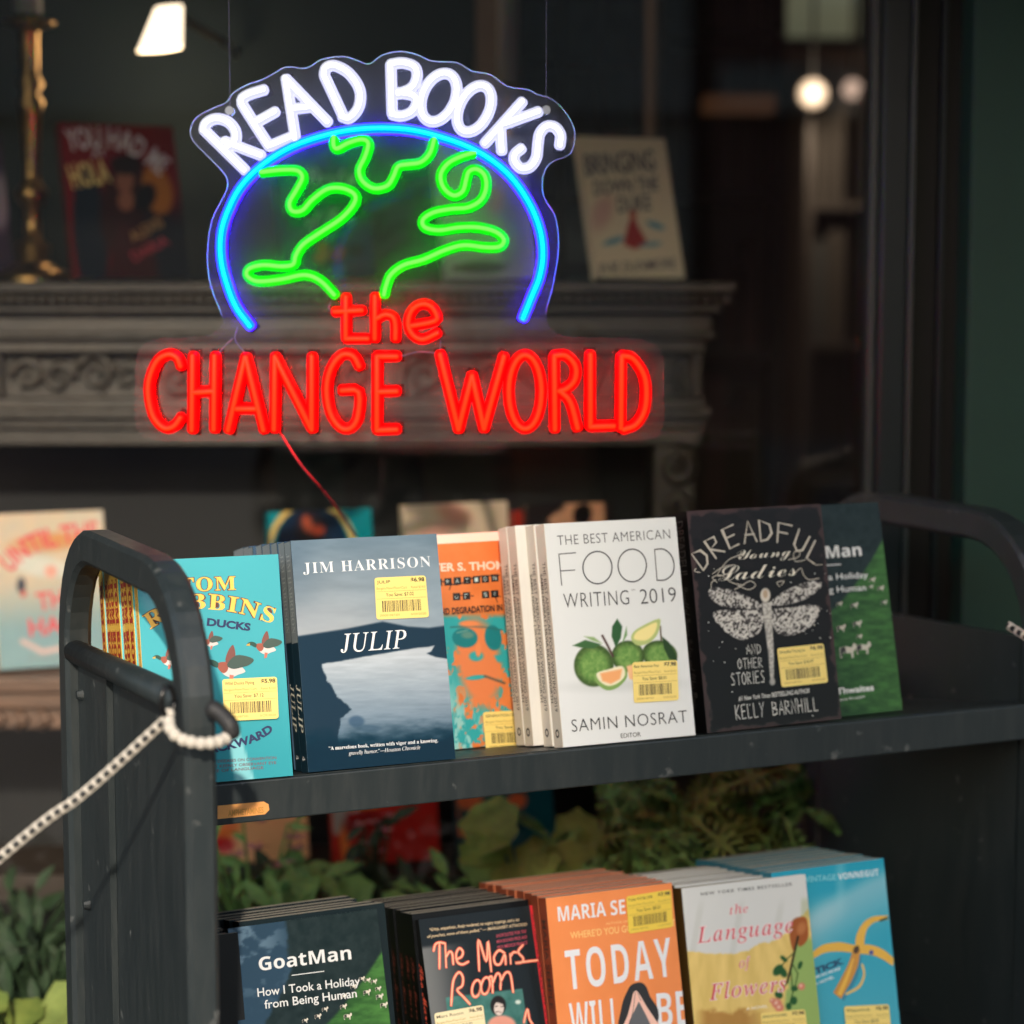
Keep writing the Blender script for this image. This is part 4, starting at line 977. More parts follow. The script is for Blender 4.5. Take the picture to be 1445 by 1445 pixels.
jul.text('author_lettering','JIM HARRISON',[(428,809.5),(608,799.5)],16,wh,'bs',-.008,spacing=1.12)
jul.text('title_lettering','JULIP',[(481,921),(575,914)],27,wh,'it',.002,spacing=1.05)
jul.text('quote_lettering','\u201cA marvelous book, written with vigor and a knowing,',[(464,1058.5),(618,1047)],5.4,wh,'bs',0)
jul.text('quote_lettering','gravelly humor.\u201d\u2014Houston Chronicle',[(492,1065.5),(593,1057)],5.4,wh,'bi',0)
jul.sticker([(528,815.5),(600,812),(605,871),(531,874.5)],'JULIP','$6.98','$7.02')
def d_jul(p):
    obj('spine_panel',[(-.0005,.0004,.115),(-.0005,p.T-.0004,.115),(-.0005,p.T-.0004,.2056),(-.0005,.0004,.2056)],[(0,1,2,3)],ink(122,132,136),p.cover)
    p.spine_text('JIM HARRISON',.95,.60,.5,ink(160,170,172),'bs',-.01); p.spine_text('JULIP',.38,.17,.62,ink(222,222,205),'it',.01); p.spine_text('4',.07,.05,.4,wh,'bs')
d_jul(jul)
stack('grey topped lake novel','copies of the lake novel',**JX,Wd=.1395,H=.206,T=.0180,n=9,base=(60,82,104),spine=(34,54,66),edge=(120,135,145),dec=d_jul,first=.0198)
# ---- orange / teal portrait
HX=dict(s=.229,yaw=1.7,al=11.7,rec=.098,dz=0)
def a_hun(X,Y,u,v):
    c=flat(222,128,72)(X,Y,u,v); c=c+((fbm(X/25,Y/25)-.5)*24)[...,None]
    te=np.array((56,166,170.)); lt=np.array((150,208,205.))
    nz=fbm(X/11,Y/15); low=sst(864,874,Y)
    c=mix(c,te,low*sst(.50,.56,nz+ (sst(650,622,X))*.25+sst(900,875,Y)*.25))
    c=mix(c,(224,132,84),em(X,Y,676,935,30,62,-8,.25)*low)
    c=mix(c,(40,126,132),em(X,Y,656,900,18,14,4,.08)); c=mix(c,(40,126,132),em(X,Y,696,900,12,18,-8,.08)); c=mix(c,(150,170,150),lm(X,Y,[(645,893),(660,889)],2,1)*.6); c=mix(c,(60,100,100),lm(X,Y,[(636,885),(664,884),(684,885),(708,889)],2,1)*.8)
    c=mix(c,(130,150,130),em(X,Y,660,896,9,5,0,.4)*.6); c=mix(c,(228,140,90),em(X,Y,662,880,14,4,0,.3))
    c=mix(c,te,em(X,Y,672,926,10,7,0,.3)); c=mix(c,(228,140,90),em(X,Y,675,917,4,10,0,.3))
    c=mix(c,te,em(X,Y,672,956,15,3.2,-6,.25)); c=mix(c,(90,90,80),lm(X,Y,[(684,954),(712,964)],3,1))
    c=mix(c,te,pm(X,Y,[(697,925),(720,922),(722,932),(702,934)],2))
    c=mix(c,lt,sst(.42,.56,fbm(X/7,Y/26))*sst(935,1010,Y+(640-X)*1.2)*.95); c=mix(c,te,sst(.52,.6,fbm(X/6+9,Y/9))*sst(985,1030,Y))
    return c
hun=Book('paperback_book','orange and turquoise paperback with a face in aviator glasses, left of the white stack',.122,.198,.018,book_matrix(**HX),group='books on the upper cart shelf',art=a_hun,res=(130,200),base=(214,124,70),spine=(200,110,60))
hun.text('author_lettering','HUNTER S. THOMPSON',[(572,808),(756,801)],11.5,ink(236,214,190),'sb',.02)
bk_=ink(24,22,24)
def tile(x,y,ch,k=5.2):
    hun.poly('letter_tile',[[(x-k,y-k*.95),(x+k,y-k*1.05),(x+k+.4,y+k*.95),(x-k+.4,y+k*1.05)]],bk_,layer=2); hun.text('tile_lettering',ch,[(x-2.2,y+3),(x+2.4,y+2.8)],6,ink(190,215,215),'mono',layer=3)
for x,y,ch in ((604,823,'E'),(618,822,'E'),(632,821,'R'),(645,819.6,'A'),(659,819,'T'),(672,818,'I'),(684.5,817,'O'),(698,815.5,'N'),(644,842,'O'),(658,841,'F'),(685,839,'S'),(698,838,'W')): tile(x,y,ch)
hun.ribbon('wire_drawing',[[(619,819),(645,825),(672,814),(705,812)],[(640,840),(668,841)],[(692,835),(706,842)],[(636,826),(634,832)],[(699,843),(702,850)]],1.6,bk_,layer=4)
hun.text('subtitle_lettering','TALES OF SHAME AND DEGRADATION IN THE \u201980s',[(545,873),(742,859)],9,ink(52,40,34),'sb',.02)
hun.sticker([(680,1005),(757,1001),(762,1055),(684.5,1059)],'GENERATION OF','$5.98','$7.12')
stack('cream topped orange portrait paperback','copies of the orange portrait paperback',s=.240,yaw=1.7,al=11.7,rec=.098,dz=0,Wd=.122,H=.207,T=.0145,n=5,base=(226,216,196),spine=(196,184,150),edge=(205,200,180),first=.02)
# ---- white food writing
BX=dict(s=.3355,yaw=-.8,al=12.2,rec=0,dz=0)
def a_best(X,Y,u,v):
    c=flat(222,224,222)(X,Y,u,v)
    c=mix(c,(176,180,176),em(X,Y,880,967,75,8,-2,.8)*.35)
    def fruit(c,x,y,a,b,ang,seed):
        m=em(X,Y,x,y,a,b,ang,.06); n_=fbm(X/4+seed,Y/4+seed,4)
        col=np.array((84,128,62.))*(1-n_[...,None])+np.array((142,176,96.))*n_[...,None]
        # the printed fruit photograph: darker toward its lower left rim as printed
        q=np.hypot((X-x)/a,(Y-y)/b); col=col*(1-.42*sst(.55,1.,q))[...,None]
        return mix(c,col,m)
    c=fruit(c,931,924,25,20,10,5); c=fruit(c,886,926,23,22,0,9); c=fruit(c,838,939,28,30,0,3)
    c=mix(c,(48,72,44),pm(X,Y,[(934,898),(944,906),(953,922),(956,932),(944,930),(937,915)],1))
    leafs=[((808,911),(826,903),(848,909),(838,915),(820,914)),((871,873),(878,884),(876,900),(869,914),(863,898),(864,884)),((878,908),(884,884),(885,896)),((824,898),(838,899),(850,908),(836,904))]
    for i,L in enumerate(leafs): c=mix(c,[(66,104,62),(52,92,56),(112,150,96),(140,168,112)][i],pm(X,Y,L,1.2))
    c=mix(c,(84,62,58),lm(X,Y,[(850,897),(858,912),(865,926)],3.2,.8)); c=mix(c,(84,72,50),lm(X,Y,[(932,884),(933,904)],2,.8))
    c=mix(c,(176,190,120),pm(X,Y,catmull([(891,903),(893,893),(905,884),(930,873),(931,884),(926,898),(914,908),(900,911)],3,True),1)); c=mix(c,(238,222,150),pm(X,Y,catmull([(895,902),(897,893),(908,886),(926,878),(926,888),(920,898),(910,904)],3,True),1.5))
    c=mix(c,(130,164,92),pm(X,Y,catmull([(839,950),(842,964),(856,974),(872,970),(885,955),(880,940),(860,946)],3,True),1)); c=mix(c,(236,226,190),pm(X,Y,catmull([(842,950),(846,961),(858,968),(872,964),(882,953),(878,940),(860,944)],3,True),1)); c=mix(c,(240,170,112),pm(X,Y,[(847,950),(878,944),(875,958),(862,965),(850,961)],2))
    c=mix(c,(240,190,140),pm(X,Y,[(884,940),(898,936),(900,962),(888,958)],1.5))
    return c
best=Book('paperback_book','white paperback with thin black lettering and green citrus fruit, middle of the upper shelf',.1372,.2095,.0195,book_matrix(**BX),group='books on the upper cart shelf',art=a_best,res=(150,220),base=(222,222,218),spine=(222,211,194),edge=(228,222,208),curl=.004)
blk=ink(30,32,36)
best.text('title_lettering','THE BEST AMERICAN',[(787,769.5),(946,760)],14.5,blk,'ss',-.012,spacing=1.08)
best.ribbon('title_lettering',[[(788.5,782),(792.5,826)],[(788.5,782),(812,780)],[(790.5,805.7),(811,804.5)],circ(843,801,20.5,22.8),circ(892,798,20,23),[(923.5,775.5),(927,819)],[(923.5,775.5),(936,775),(946.5,783),(951,797),(948.5,810),(939,818),(927,819)]],1.7,blk)
best.text('title_lettering','WRITING',[(796,858.5),(888,853)],22,blk,'ss',-.012,spacing=1.1); best.text('title_lettering','2019',[(904,852.5),(954.5,849)],22,blk,'ss',-.012); best.text('title_lettering','TM',[(890,834),(896,833.6)],2.6,ink(120,120,120))
best.text('editor_lettering','SAMIN NOSRAT',[(807,1033),(970,1019)],18.5,blk,'ss',-.012,spacing=1.08); best.text('editor_lettering','EDITOR',[(876,1041.5),(904,1039)],6.5,blk,'ss',0)
best.sticker([(891.4,934.6),(955,931.4),(957,988),(894,992)],'Best American Foo','$7.98','$8.01')
def d_best(p):
    b1=ink(40,36,32)
    p.spine_text('THE BEST AMERICAN FOOD WRITING 2019',.83,.16,.34,b1,'ss',0,center=.36); p.spine_text('SAMIN NOSRAT | SILVIA KILLINGSWORTH',.78,.20,.26,b1,'sb',0,center=.76)
    V=[];Fc=[]
    for q in range(12):
        a=math.pi*2*q/12; r0=.0042; V+= [(-.0006,p.T*.5+math.cos(a)*r0,.013+math.sin(a)*r0),(-.0006,p.T*.5+math.cos(a)*r0*.55,.013+math.sin(a)*r0*.55)]
    for q in range(12): j=(q+1)%12; Fc.append((2*q,2*j,2*j+1,2*q+1))
    obj('spine_emblem',V,Fc,b1,p.cover)
d_best(best)
pst=stack('cream spined white food book','copies of the white food book',**BX,Wd=.1372,H=.2095,T=.0192,n=3,base=(228,226,218),spine=(222,211,194),edge=(228,224,214),dec=d_best,first=.0205,gaps={1:-.012,2:-.013})
# ---- black dragonfly hardcover
DX=dict(s=.4889,yaw=1.9,al=11.3,rec=0,dz=0)
def a_dre(X,Y,u,v):
    c=flat(26,24,26)(X,Y,u,v); c=mix(c,(16,25,27),sst(.45,.1,v)*.8); c=mix(c,(38,32,34),sst(.5,.62,fbm(X/24,Y/14))*sst(.5,.9,v)*.6)
    ed=np.minimum(np.minimum(u,1-u)*.72,np.minimum(v,1-v)); c=mix(c,(122,86,84),sst(.022,.006,ed+ (fbm(X/16,Y/16)-.5)*.06)*.42)
    nz=fbm(X/2.2,Y/2.2,3); lace=sst(.42,.58,nz)[...,None]; lc=np.array((58,54,54.))*(1-lace)+np.array((205,200,192.))*lace
    for L in WINGS: 
        c=mix(c,lc,pm(X,Y,catmull(L,3,True),.8)); 
    for (x,y,r) in ((1015,874,5),(1028,886,6),(1048,892,7),(1040,872,5),(1106,878,8),(1122,884,6),(1138,872,7),(1146,862,4),(1148,826,4),(1128,834,4),(1108,842,4),(1015,840,4),(1030,848,4),(1048,850,4),(1062,884,5)):
        q=np.hypot(X-x,Y-y); c=mix(c,(220,215,205),sst(1.1,.4,np.abs(q-r))); c=mix(c,(220,215,205),sst(1.3,.6,q)*.9)
    c=mix(c,(214,206,192),em(X,Y,1080,840,7,10,0,.15)); c=mix(c,(170,140,110),em(X,Y,1080,838,3.5,6,0,.3)*.7)
    c=mix(c,(205,200,190),pm(X,Y,[(1075,850),(1088,850),(1090,880),(1092,925),(1092,958),(1087,958),(1084,920),(1078,875)],1)*(.75+.25*sst(.4,.6,nz)))
    c=mix(c,(200,195,185),em(X,Y,1090,962,4,5,0,.3)*.8)
    return c
WINGS=[[(1075,853),(1049,839),(1020,830),(1002,831),(1001,841),(1018,855),(1045,858),(1073,860)],[(1087,849),(1111,832),(1139,821.5),(1157,820),(1158,829),(1139,844),(1111,853),(1089,854)],[(1078,862),(1045,861),(1012,862),(1007,871),(1028,894),(1049,903),(1070,894),(1077,878)],[(1087,861),(1118,857),(1149,853),(1158,860),(1144,884),(1120,896),(1098,894),(1089,877)]]
dre=Book('hardcover_book','black book with a silver lace dragonfly and hand drawn lettering on the upper shelf',.1555,.2145,.030,book_matrix(**DX),group='books on the upper cart shelf',art=a_dre,res=(170,230),base=(30,29,32),spine=(20,22,24),edge=(34,34,36),hard=True)
sil=ink(198,188,172); whs=ink(214,212,204)
dre.text('title_lettering','DREADFUL',[(991,806),(1010,788),(1030,774),(1058,765),(1088,764),(1112,770),(1132,783),(1149,797)],30,sil,hand=True)
dre.text('title_lettering','Young',[(1041,790),(1116,784)],15,ink(230,222,204),'scr',-.008)
dre.text('title_lettering','Ladies',[(1014,820),(1124,812)],23,ink(230,222,204),'scr',-.008)
dre.ribbon('flourish',[[(1005,810),(1020,800),(1038,798),(1030,808),(1012,812),(1028,790),(1050,782)],[(1112,790),(1126,786),(1128,778),(1120,780),(1122,792),(1136,790)],[(1012,822),(1005,815),(1018,812),(1032,822),(1050,826)],[(1040,826),(1056,832),(1066,826),(1058,820),(1044,828),(1036,832)],[(1122,808),(1130,802),(1134,812),(1142,818),(1156,816)],[(1100,828),(1096,822),(1106,820),(1102,826)],[(1003,830),(1004,822),(1010,818)],[(988,808),(980,806),(982,802)],[(1150,797),(1160,797)]],1.0,sil)
for s_,x0,y0,x1,y1,cp__ in (('AND',1053,923,1074,921.5,13),('OTHER',1041,944,1076,941.5,14),('STORIES',1032,967.5,1079,963,17)): dre.text('subtitle_lettering',s_,[(x0,y0),(x1,y1)],cp__,whs,hand=True)
dre.text('credit_lettering','#1 New York Times BESTSELLING AUTHOR',[(1042,989),(1142,977.5)],6.5,whs,'sbi',0)
dre.text('author_lettering','KELLY',[(1038,1015.5),(1079,1011)],20,whs,hand=True); dre.text('author_lettering','BARNHILL',[(1090,1009.5),(1154,1003)],19,whs,hand=True)
ds=[]; rr=random.Random(3)
for i in range(60):
    x=rr.uniform(996,1172);y=rr.uniform(800,1012)
    if any(abs(x-a)<55 and abs(y-b)<30 for a,b in ((1080,860),(1125,940),(1070,780))): continue
    r=rr.choice((.5,.6,.9)); ds.append(ell(x,y,r,r,0,6))
dre.poly('star_dots',ds,whs,layer=1)
dre.sticker([(1095.5,915),(1161,908),(1167.5,963),(1102,970)],'Dreadful Young La','$6.98','$18.97')
dre.spine_text('DREADFUL',.96,.70,.5,ink(70,66,66),'sb',-.01); dre.spine_text('Dreadful Young Ladies and Other Stories',.66,.10,.4,ink(80,74,72),'scr',0)
stack('black dragonfly book','copies of the black dragonfly book',**DX,Wd=.1540,H=.212,T=.029,n=2,base=(30,29,32),spine=(20,22,24),edge=(30,30,32),first=.0315)
# ---- goat book, upper
def a_goatf(x0,y0,kx,ky):
    def f(X,Y,u,v):
        c=flat(44,66,84)(X,Y,u,v); c=mix(c,(96,120,138),sst(.52,.68,fbm(X/22,Y/14))*sst(.6,.9,v)*.8*sst(.45,.2,u))
        n=fbm(X/9,Y/9)
        hm=sst(-.02,.02,u-(.28-.5*(v-.95)*-1)*1.0+ (n-.5)*.05)  # dark mountain rising to the right
        hm=sst(-.015,.015,u-.44+.55*(1-v)+ (n-.5)*.06+.05*np.sin(v*14))
        m_=(np.array((24,36,38.))+ (n[...,None]*20)); c=mix(c,m_,hm)
        fl=sst(-.012,.012,(.40+.36*u*u+.06*u)-v)
        g=np.array((24,50,32.))+ (fbm(X/14,Y/5)[...,None]*np.array((40,62,26.)))+(sst(.3,1,u)*.5)[...,None]*np.array((30,40,16.)); c=mix(c,g,fl)
        pa=sst(-.012,.015,(.205+.28*(u-.68))-v+(n-.5)*.02)*sst(.60,.66,u+.35*v-.06+(n-.5)*.04)
        if kx: c=mix(c,np.array((168,180,122.))+ (n[...,None]-.5)*60,pa)
        c=mix(c,(52,40,40),em(u,v,.17,.44,.05,.016,0,.4)*.8)
        return c
    return f
g2=Book('paperback_book','green hillside paperback with goats partly hidden at the right end of the upper shelf',.1315,.2155,.017,book_matrix(.6092,1.8,12.9,.036,0),group='books on the upper cart shelf',art=a_goatf(0,0,0,0),res=(90,140),base=(40,70,52),spine=(30,44,46))
g2.text('title_lettering','GoatMan',[(1106,792),(1216,784)],17,wh,'sbr',0); g2.ribbon('title_rule',[[(1140,799.5),(1186,796.4)]],1.8,wh)
g2.text('subtitle_lettering','How I Took a Holiday',[(1090,824),(1225,815)],9,wh,'ss',.006); g2.text('subtitle_lettering','from Being Human',[(1110,841),(1222,833)],9,wh,'ss',.006)
g2.text('author_lettering','Thomas Thwaites',[(1130,986),(1233,974)],9,wh,'sb',.01); g2.text('author_lettering','foreword by Desiree Kropper',[(1140,996),(1221,984)],3.6,wh,'ss')
def goat(bk,x,y,k,head=1):
    bk.poly('goat_print',[[(x+a*k*head,y+b*k) for a,b in [(-9,-3),(-2,-5),(6,-4),(8,-9),(11,-8),(12,-3),(8,1),(8,9),(6,9),(5,3),(-5,3),(-6,9),(-8,9),(-9,2)]]],ink(196,190,176),layer=2)
    bk.poly('goat_print',[[(x+a*k*head,y+b*k) for a,b in [(-8,-3),(-2,-4.5),(-1,2.5),(-5,2.5),(-6,8),(-7.5,8),(-8.5,1)]]],ink(34,30,30),layer=3)
for x,y,k in ((1230,818,.45),(1242,830,.45),(1228,828,.35),(1247,850,.4),(1205,854,.5),(1184,852,.4),(1209,880,.6),(1186,886,.6),(1212,898,.4),(1195,918,1.15),(1217,914,1.0)): goat(g2,x,y,k)
stack('green hillside paperback on the upper shelf','copies of the hillside paperback on the upper shelf',.612,1.8,12.9,.036,0,.1300,.2035,.016,2,(40,70,52),(28,44,46),(38,58,62),first=.018)
# ================= lower shelf
DZ=.362
GX=dict(s=.0311,yaw=1.1,al=17.5,rec=0,dz=DZ)
ga=Book('paperback_book','green hillside paperback with goats and white title at the left of the lower shelf',.1435,.2195,.016,book_matrix(**GX),group='books on the lower cart shelf',art=a_goatf(0,0,1,0),res=(110,170),base=(34,52,54),spine=(24,34,38),edge=(60,80,96),curl=.005)
wg=ink(206,208,208)
ga.text('title_lettering','GoatMan',[(366,1370),(496,1353.5)],19,wg,'sbr',0); ga.ribbon('title_rule',[[(412,1376.3),(457,1370.5)]],1.6,wg)
ga.text('subtitle_lettering','How I Took a Holiday',[(363.6,1406.5),(508,1389.5)],12.5,wg,'ss',.006); ga.text('subtitle_lettering','from Being Human',[(373.6,1423.5),(503.5,1407)],12.5,wg,'ss',.006)
for x,y,k in ((510,1381,.4),(518,1383,.4),(527,1385,.42),(533,1395,.4),(535,1406,.5),(517,1400,.5),(498,1392,.4),(484,1406,.45),(484,1420,.45),(458,1424,.42),(448,1434,.45),(490,1434,.55),(541,1418,.5),(430,1440,.4)): goat(ga,x,y,k)
stack('green hillside paperback on the lower shelf','copies of the hillside paperback on the lower shelf',.040,1.1,13.,.032,DZ,.1435,.2195,.0165,5,(30,40,44),(22,28,32),(44,60,72),first=.0,gaps={0:.008,1:.006,2:-.005},jit=.004)
stack('dark spined paperback left of the hillside book','dark paperbacks at the lower left',-.012,1.1,13.,.01,DZ,.05,.2135,.016,3,(34,36,38),(24,26,28),(40,42,44),first=.0)
# neon handwriting novel
MX=dict(s=.2213,yaw=-.4,al=19.5,rec=.012,dz=DZ)
def a_mars(X,Y,u,v):
    c=flat(34,40,44)(X,Y,u,v); c=mix(c,(120,122,122),sst(.42,0,u)*sst(1334-(X-590)*.12,1342-(X-590)*.12,Y)*.85)
    ph=pm(X,Y,[(629,1407.6),(737,1395),(752,1500),(640,1510)],.8); col=np.array((70,118,112.))+((fbm(X/12,Y/12)-.5)*50)[...,None]; c=mix(c,col,ph)
    c=mix(c,(200,215,205),em(X,Y,731,1414,4,3,0,.4)); c=mix(c,(216,150,132),em(X,Y,708,1447,20,14,0,.15)*ph); c=mix(c,(38,36,36),em(X,Y,703,1419,11,14,0,.12)); c=mix(c,(214,200,190),em(X,Y,704,1423,7,10,0,.12)); c=mix(c,(38,36,36),pm(X,Y,[(696,1414),(702,1408),(713,1412),(712,1418),(704,1415)],1)); c=mix(c,(90,60,60),lm(X,Y,[(700,1428),(707,1428)],1.2,.5)); c=mix(c,(60,50,50),lm(X,Y,[(699,1420),(702,1420)],1.2,.5)+lm(X,Y,[(706,1420),(710,1420)],1.2,.5))
    c=mix(c,(206,52,60),sst(.952,.957,u)); return c
ma=Book('paperback_book','black paperback with glowing red handwritten title on the lower shelf',.1215,.2035,.0175,book_matrix(**MX),group='books on the lower cart shelf',art=a_mars,res=(140,200),base=(28,32,36),spine=(24,26,28),edge=(30,32,34))
hot=ink(238,98,74); hot2=ink(252,196,158); qt=ink(214,190,150)
ma.text('quote_lettering','\u201cGritty, empathetic, finely rendered, no sugary toppings, and a lot',[(606,1314),(733,1299.5)],4.4,qt,'sbi'); ma.text('quote_lettering','of punches, none of them pulled.\u201d \u2014 MARGARET ATWOOD',[(603,1323.5),(744,1306)],4.2,qt,'sbi')
for i,tx in enumerate(('SHORTLISTED FOR THE','MAN BOOKER PRIZE AND','PRIX MEDICIS FRANCE')): ma.text('credit_lettering',tx,[(700+i*.8,1323+i*8),(743+i*.8,1316+i*8)],4.4,ink(176,66,86),'sbi')
LN=[[(611.6,1342),(614,1333),(620,1330),(627,1331)],[(620,1330),(620,1350),(620,1367)],[(628,1331),(629.5,1365)],[(629.5,1350),(634,1343),(638,1346),(639.5,1361)],[(643.5,1354),(651,1350),(653,1343),(648,1338),(643.5,1346),(645,1357),(652,1361),(661,1357)],
[(676,1370),(675,1326),(686,1357),(688.4,1328),(693,1371)],[(712,1345),(704,1341),(697,1350),(699,1360),(706,1360),(712,1347),(713.5,1361)],[(719.6,1346),(720.6,1360)],[(720,1350),(724,1344),(729,1344)],[(738,1333),(731,1343),(738,1352),(736,1358),(727,1359),(742,1357),(759,1355)],
[(636.5,1419),(638.5,1390),(642,1378),(648,1372),(653,1379),(652,1391),(645,1397),(654,1407),(663,1417)],circ(672,1395,6,12,10,10),circ(685,1391,6,12,10,10),[(689,1380),(694,1379),(695,1401)],[(695,1388),(701,1374),(706,1378),(706,1396)],[(706,1386),(713,1373),(720,1375),(724,1400)],[(739,1443),(744,1424),(747,1438),(752,1446)]]
ma.ribbon('title_glow',LN,3.6,hot,layer=4); ma.ribbon('title_lettering',LN,1.4,hot2,layer=5)
ma.sticker([(612,1430),(681,1418),(688,1473),(619,1486)],'Mars Room','$6.98','$10.02',paper=(226,212,170),bar=True)
V,Fc=glyphs('AN ALTERNATE PICK OF THE YEAR  THE MARS ROOM  A NOVEL','sb',0)
ma._put('strip_lettering',[(ma.W*.985-(y/.72)*.0032,ma.H*.96-x*.16/V[:,0].max()) for x,y in V],[f[::-1] for f in Fc],ink(60,20,24),ma.cover)
def d_mars(p): p.spine_text('The Mars Room',.80,.30,.6,hot,'scr',.01)
d_mars(ma)
stack('black neon titled paperback','copies of the black neon titled paperback',.2190,-.4,14,.040,DZ,.1215,.2045,.0165,8,(28,30,32),(22,24,26),(32,32,32),dec=lambda p:p.spine_text('The Mars Room',.80,.30,.5,ink(110,48,40),'scr',0),first=.0)
# orange
OX=dict(s=.3399,yaw=-1.,al=13.4,rec=0,dz=DZ)
def a_tod(X,Y,u,v):
    c=flat(236,142,84)(X,Y,u,v); c=c+((fbm(X/30,Y/30)-.5)*8)[...,None]; return c
td=Book('paperback_book','orange paperback with tall white title and a black haired figure on the lower shelf',.1358,.2105,.018,book_matrix(**OX),group='books on the lower cart shelf',art=a_tod,res=(40,60),base=(236,142,84),spine=(150,72,48),edge=(240,190,150))
wt2=ink(224,226,230)
td.text('author_lettering','MARIA SEMPLE',[(788,1300.5),(937,1283)],21,wt2,'sbr',-.004); td.text('credit_lettering','AUTHOR OF',[(855,1305),(886,1301.5)],3.2,ink(240,190,120),'sb'); td.text('credit_lettering','WHERE\u2019D YOU GO, BERNADETTE',[(805,1325),(958,1306)],10,ink(243,196,118),'sb',.0)
td.text('title_lettering','TODAY',[(801,1397.5),(950,1377.5)],57,wt2,'sbr',-.006,spacing=1.18)
td.text('title_lettering','WILL',[(806,1467),(876,1458)],52,wt2,'sbr',-.006,spacing=1.05); td.text('title_lettering','BE',[(929,1451),(972,1446)],50,wt2,'sbr',-.006)
td.poly('figure_print',[[(872,1450),(876,1425),(879,1412),(884,1400),(889,1391),(897,1387),(906,1387),(912,1393),(917,1406),(923,1415),(928,1424),(929,1438),(922,1450),(918,1470),(880,1475)]],ink(28,28,32),layer=8,smooth=3)
td.poly('figure_print',[[(874,1458),(884,1436),(890,1415),(893,1402),(897,1398),(902,1403),(912,1420),(924,1438),(934,1455),(932,1475),(872,1480)]],ink(238,190,172),layer=9,smooth=3)
td.poly('figure_print',[[(880,1470),(888,1440),(901,1413),(911,1432),(922,1455),(926,1480),(880,1480)]],ink(92,94,98),layer=10)
td.ribbon('figure_print',[[(896,1400),(892,1430),(884,1455)],[(899,1401),(904,1412)]],.8,ink(60,50,50),layer=11)
td.sticker([(882.8,1265),(946,1255),(949,1308),(886.7,1317.5)],'Today Will Be Diffe','$7.98','$8.01',paper=(232,200,70))
td.spine_text('MARIA SEMPLE',.9,.5,.5,ink(60,40,34),'sb',0)
stack('orange paperback with white tall title','copies of the orange paperback',**OX,Wd=.1358,H=.2105,T=.0175,n=8,base=(176,106,76),spine=(140,70,48),edge=(150,110,90),first=.0185)
# yellow skirt
LX=dict(s=.4860,yaw=-2.,al=13.2,rec=0,dz=DZ)
def a_lan(X,Y,u,v):
    c=flat(214,215,212)(X,Y,u,v); fold=np.sin((X-980)/9+.02*(Y-1250))
    c=mix(c,(180,182,172),sst(.75,1,fold)*sst(1260,1290,Y)*.25)
    yb=np.interp(X,[960,972,995,1029,1055,1071,1092,1105,1160],[1340,1342,1345,1346,1342,1331,1328,1320,1262])+ (fbm(X/3,Y/30)-.5)*5
    sk=sst(-1.2,1.2,Y-yb); col=np.array((226,196,118.))+ (np.sin((X-1040)/(3+(Y-1330)*.03))*4)[...,None]+((fbm(X/10,Y/40)-.5)*24)[...,None]; c=mix(c,col,sk)
    c=mix(c,(168,120,62),sst(1428,1438,Y-(X-1000)*.05+fbm(X/8,Y/8)*16)*sst(1085,1050,X)*sst(978,1000,X)*.8)
    c=mix(c,(150,178,104),sst(1117,1124,X-(Y-1330)*-.12+ (fbm(X/8,Y/8)-.5)*12)*sst(1318,1330,Y)); c=mix(c,(150,165,110),sst(1128,1133,X)*sst(1300,1290,Y)*sst(1262,1275,Y)*.35)
    c=mix(c,(160,92,52),pm(X,Y,catmull([(1119,1298),(1128,1294),(1138,1296),(1141,1318),(1137,1330),(1128,1336),(1124,1328),(1121,1342),(1117,1336),(1114,1320),(1115,1308)],3,True),1.2)); c=mix(c,(196,130,84),em(X,Y,1131,1310,6,9,20,.5)*.7)
    dk=(52,46,34)
    c=mix(c,dk,lm(X,Y,[(1126,1322),(1121,1344),(1117,1362),(1111,1386)],3.2,.7)); 
    for L in ([(1121,1344),(1112,1352),(1100,1366)],[(1118,1360),(1126,1374),(1122,1392)],[(1116,1370),(1119,1400),(1112,1424)],[(1112,1386),(1100,1400)]): c=mix(c,(60,84,44),lm(X,Y,L,1.6,.6))
    for x,y,a_,b_,g in ((1098,1369,6,9,40),(1105,1372,5,8,-30),(1106,1353,3,6,-50),(1129,1362,3,6,20),(1121,1395,5,4,0),(1099,1404,6,5,30),(1120,1412,5,6,0),(1113,1420,4,5,0)): c=mix(c,(44,88,52),em(X,Y,x,y,a_,b_,g,.2))
    for x,y,r in ((1096,1416,7),(1100,1422,6),(1090,1412,4),(1131,1392,5)): c=mix(c,(214,130,110),em(X,Y,x,y,r,r,0,.3)); c=mix(c,(232,190,168),em(X,Y,x-1,y-1,r*.4,r*.4,0,.5))
    return c
la=Book('paperback_book','white and yellow paperback with a skirt, roses and pink title, lower shelf',.1372,.2030,.018,book_matrix(**LX),group='books on the lower cart shelf',art=a_lan,res=(150,200),base=(214,214,210),spine=(96,72,40),edge=(220,220,216),curl=.005)
pk=ink(206,72,88); pko=ink(236,214,212)
la.text('credit_lettering','NEW YORK TIMES BESTSELLER',[(989,1264),(1118,1249.5)],4.6,ink(60,66,66),'sb',0,spacing=1.25)
for tx,p,cp__ in (('the',[(1030,1290.5),(1056,1287)],12.5),('Language',[(984,1331),(1120,1315)],23),('of',[(1043,1366),(1060,1364)],15),('Flowers',[(1001,1411.5),(1110,1398)],23)):
    la.text('title_outline',tx,p,cp__,pko,'it',.03,layer=1,spacing=1.15); la.text('title_lettering',tx,p,cp__,pk,'it',.0,layer=2,spacing=1.15)
la.text('credit_lettering','A NOVEL',[(1053,1425.5),(1083,1421.5)],4,ink(240,235,220),'sb')
la.sticker([(1072,1429.5),(1135,1424),(1142,1474),(1078,1480)],'LANG OF FLOWERS','$7.98','$8.02')
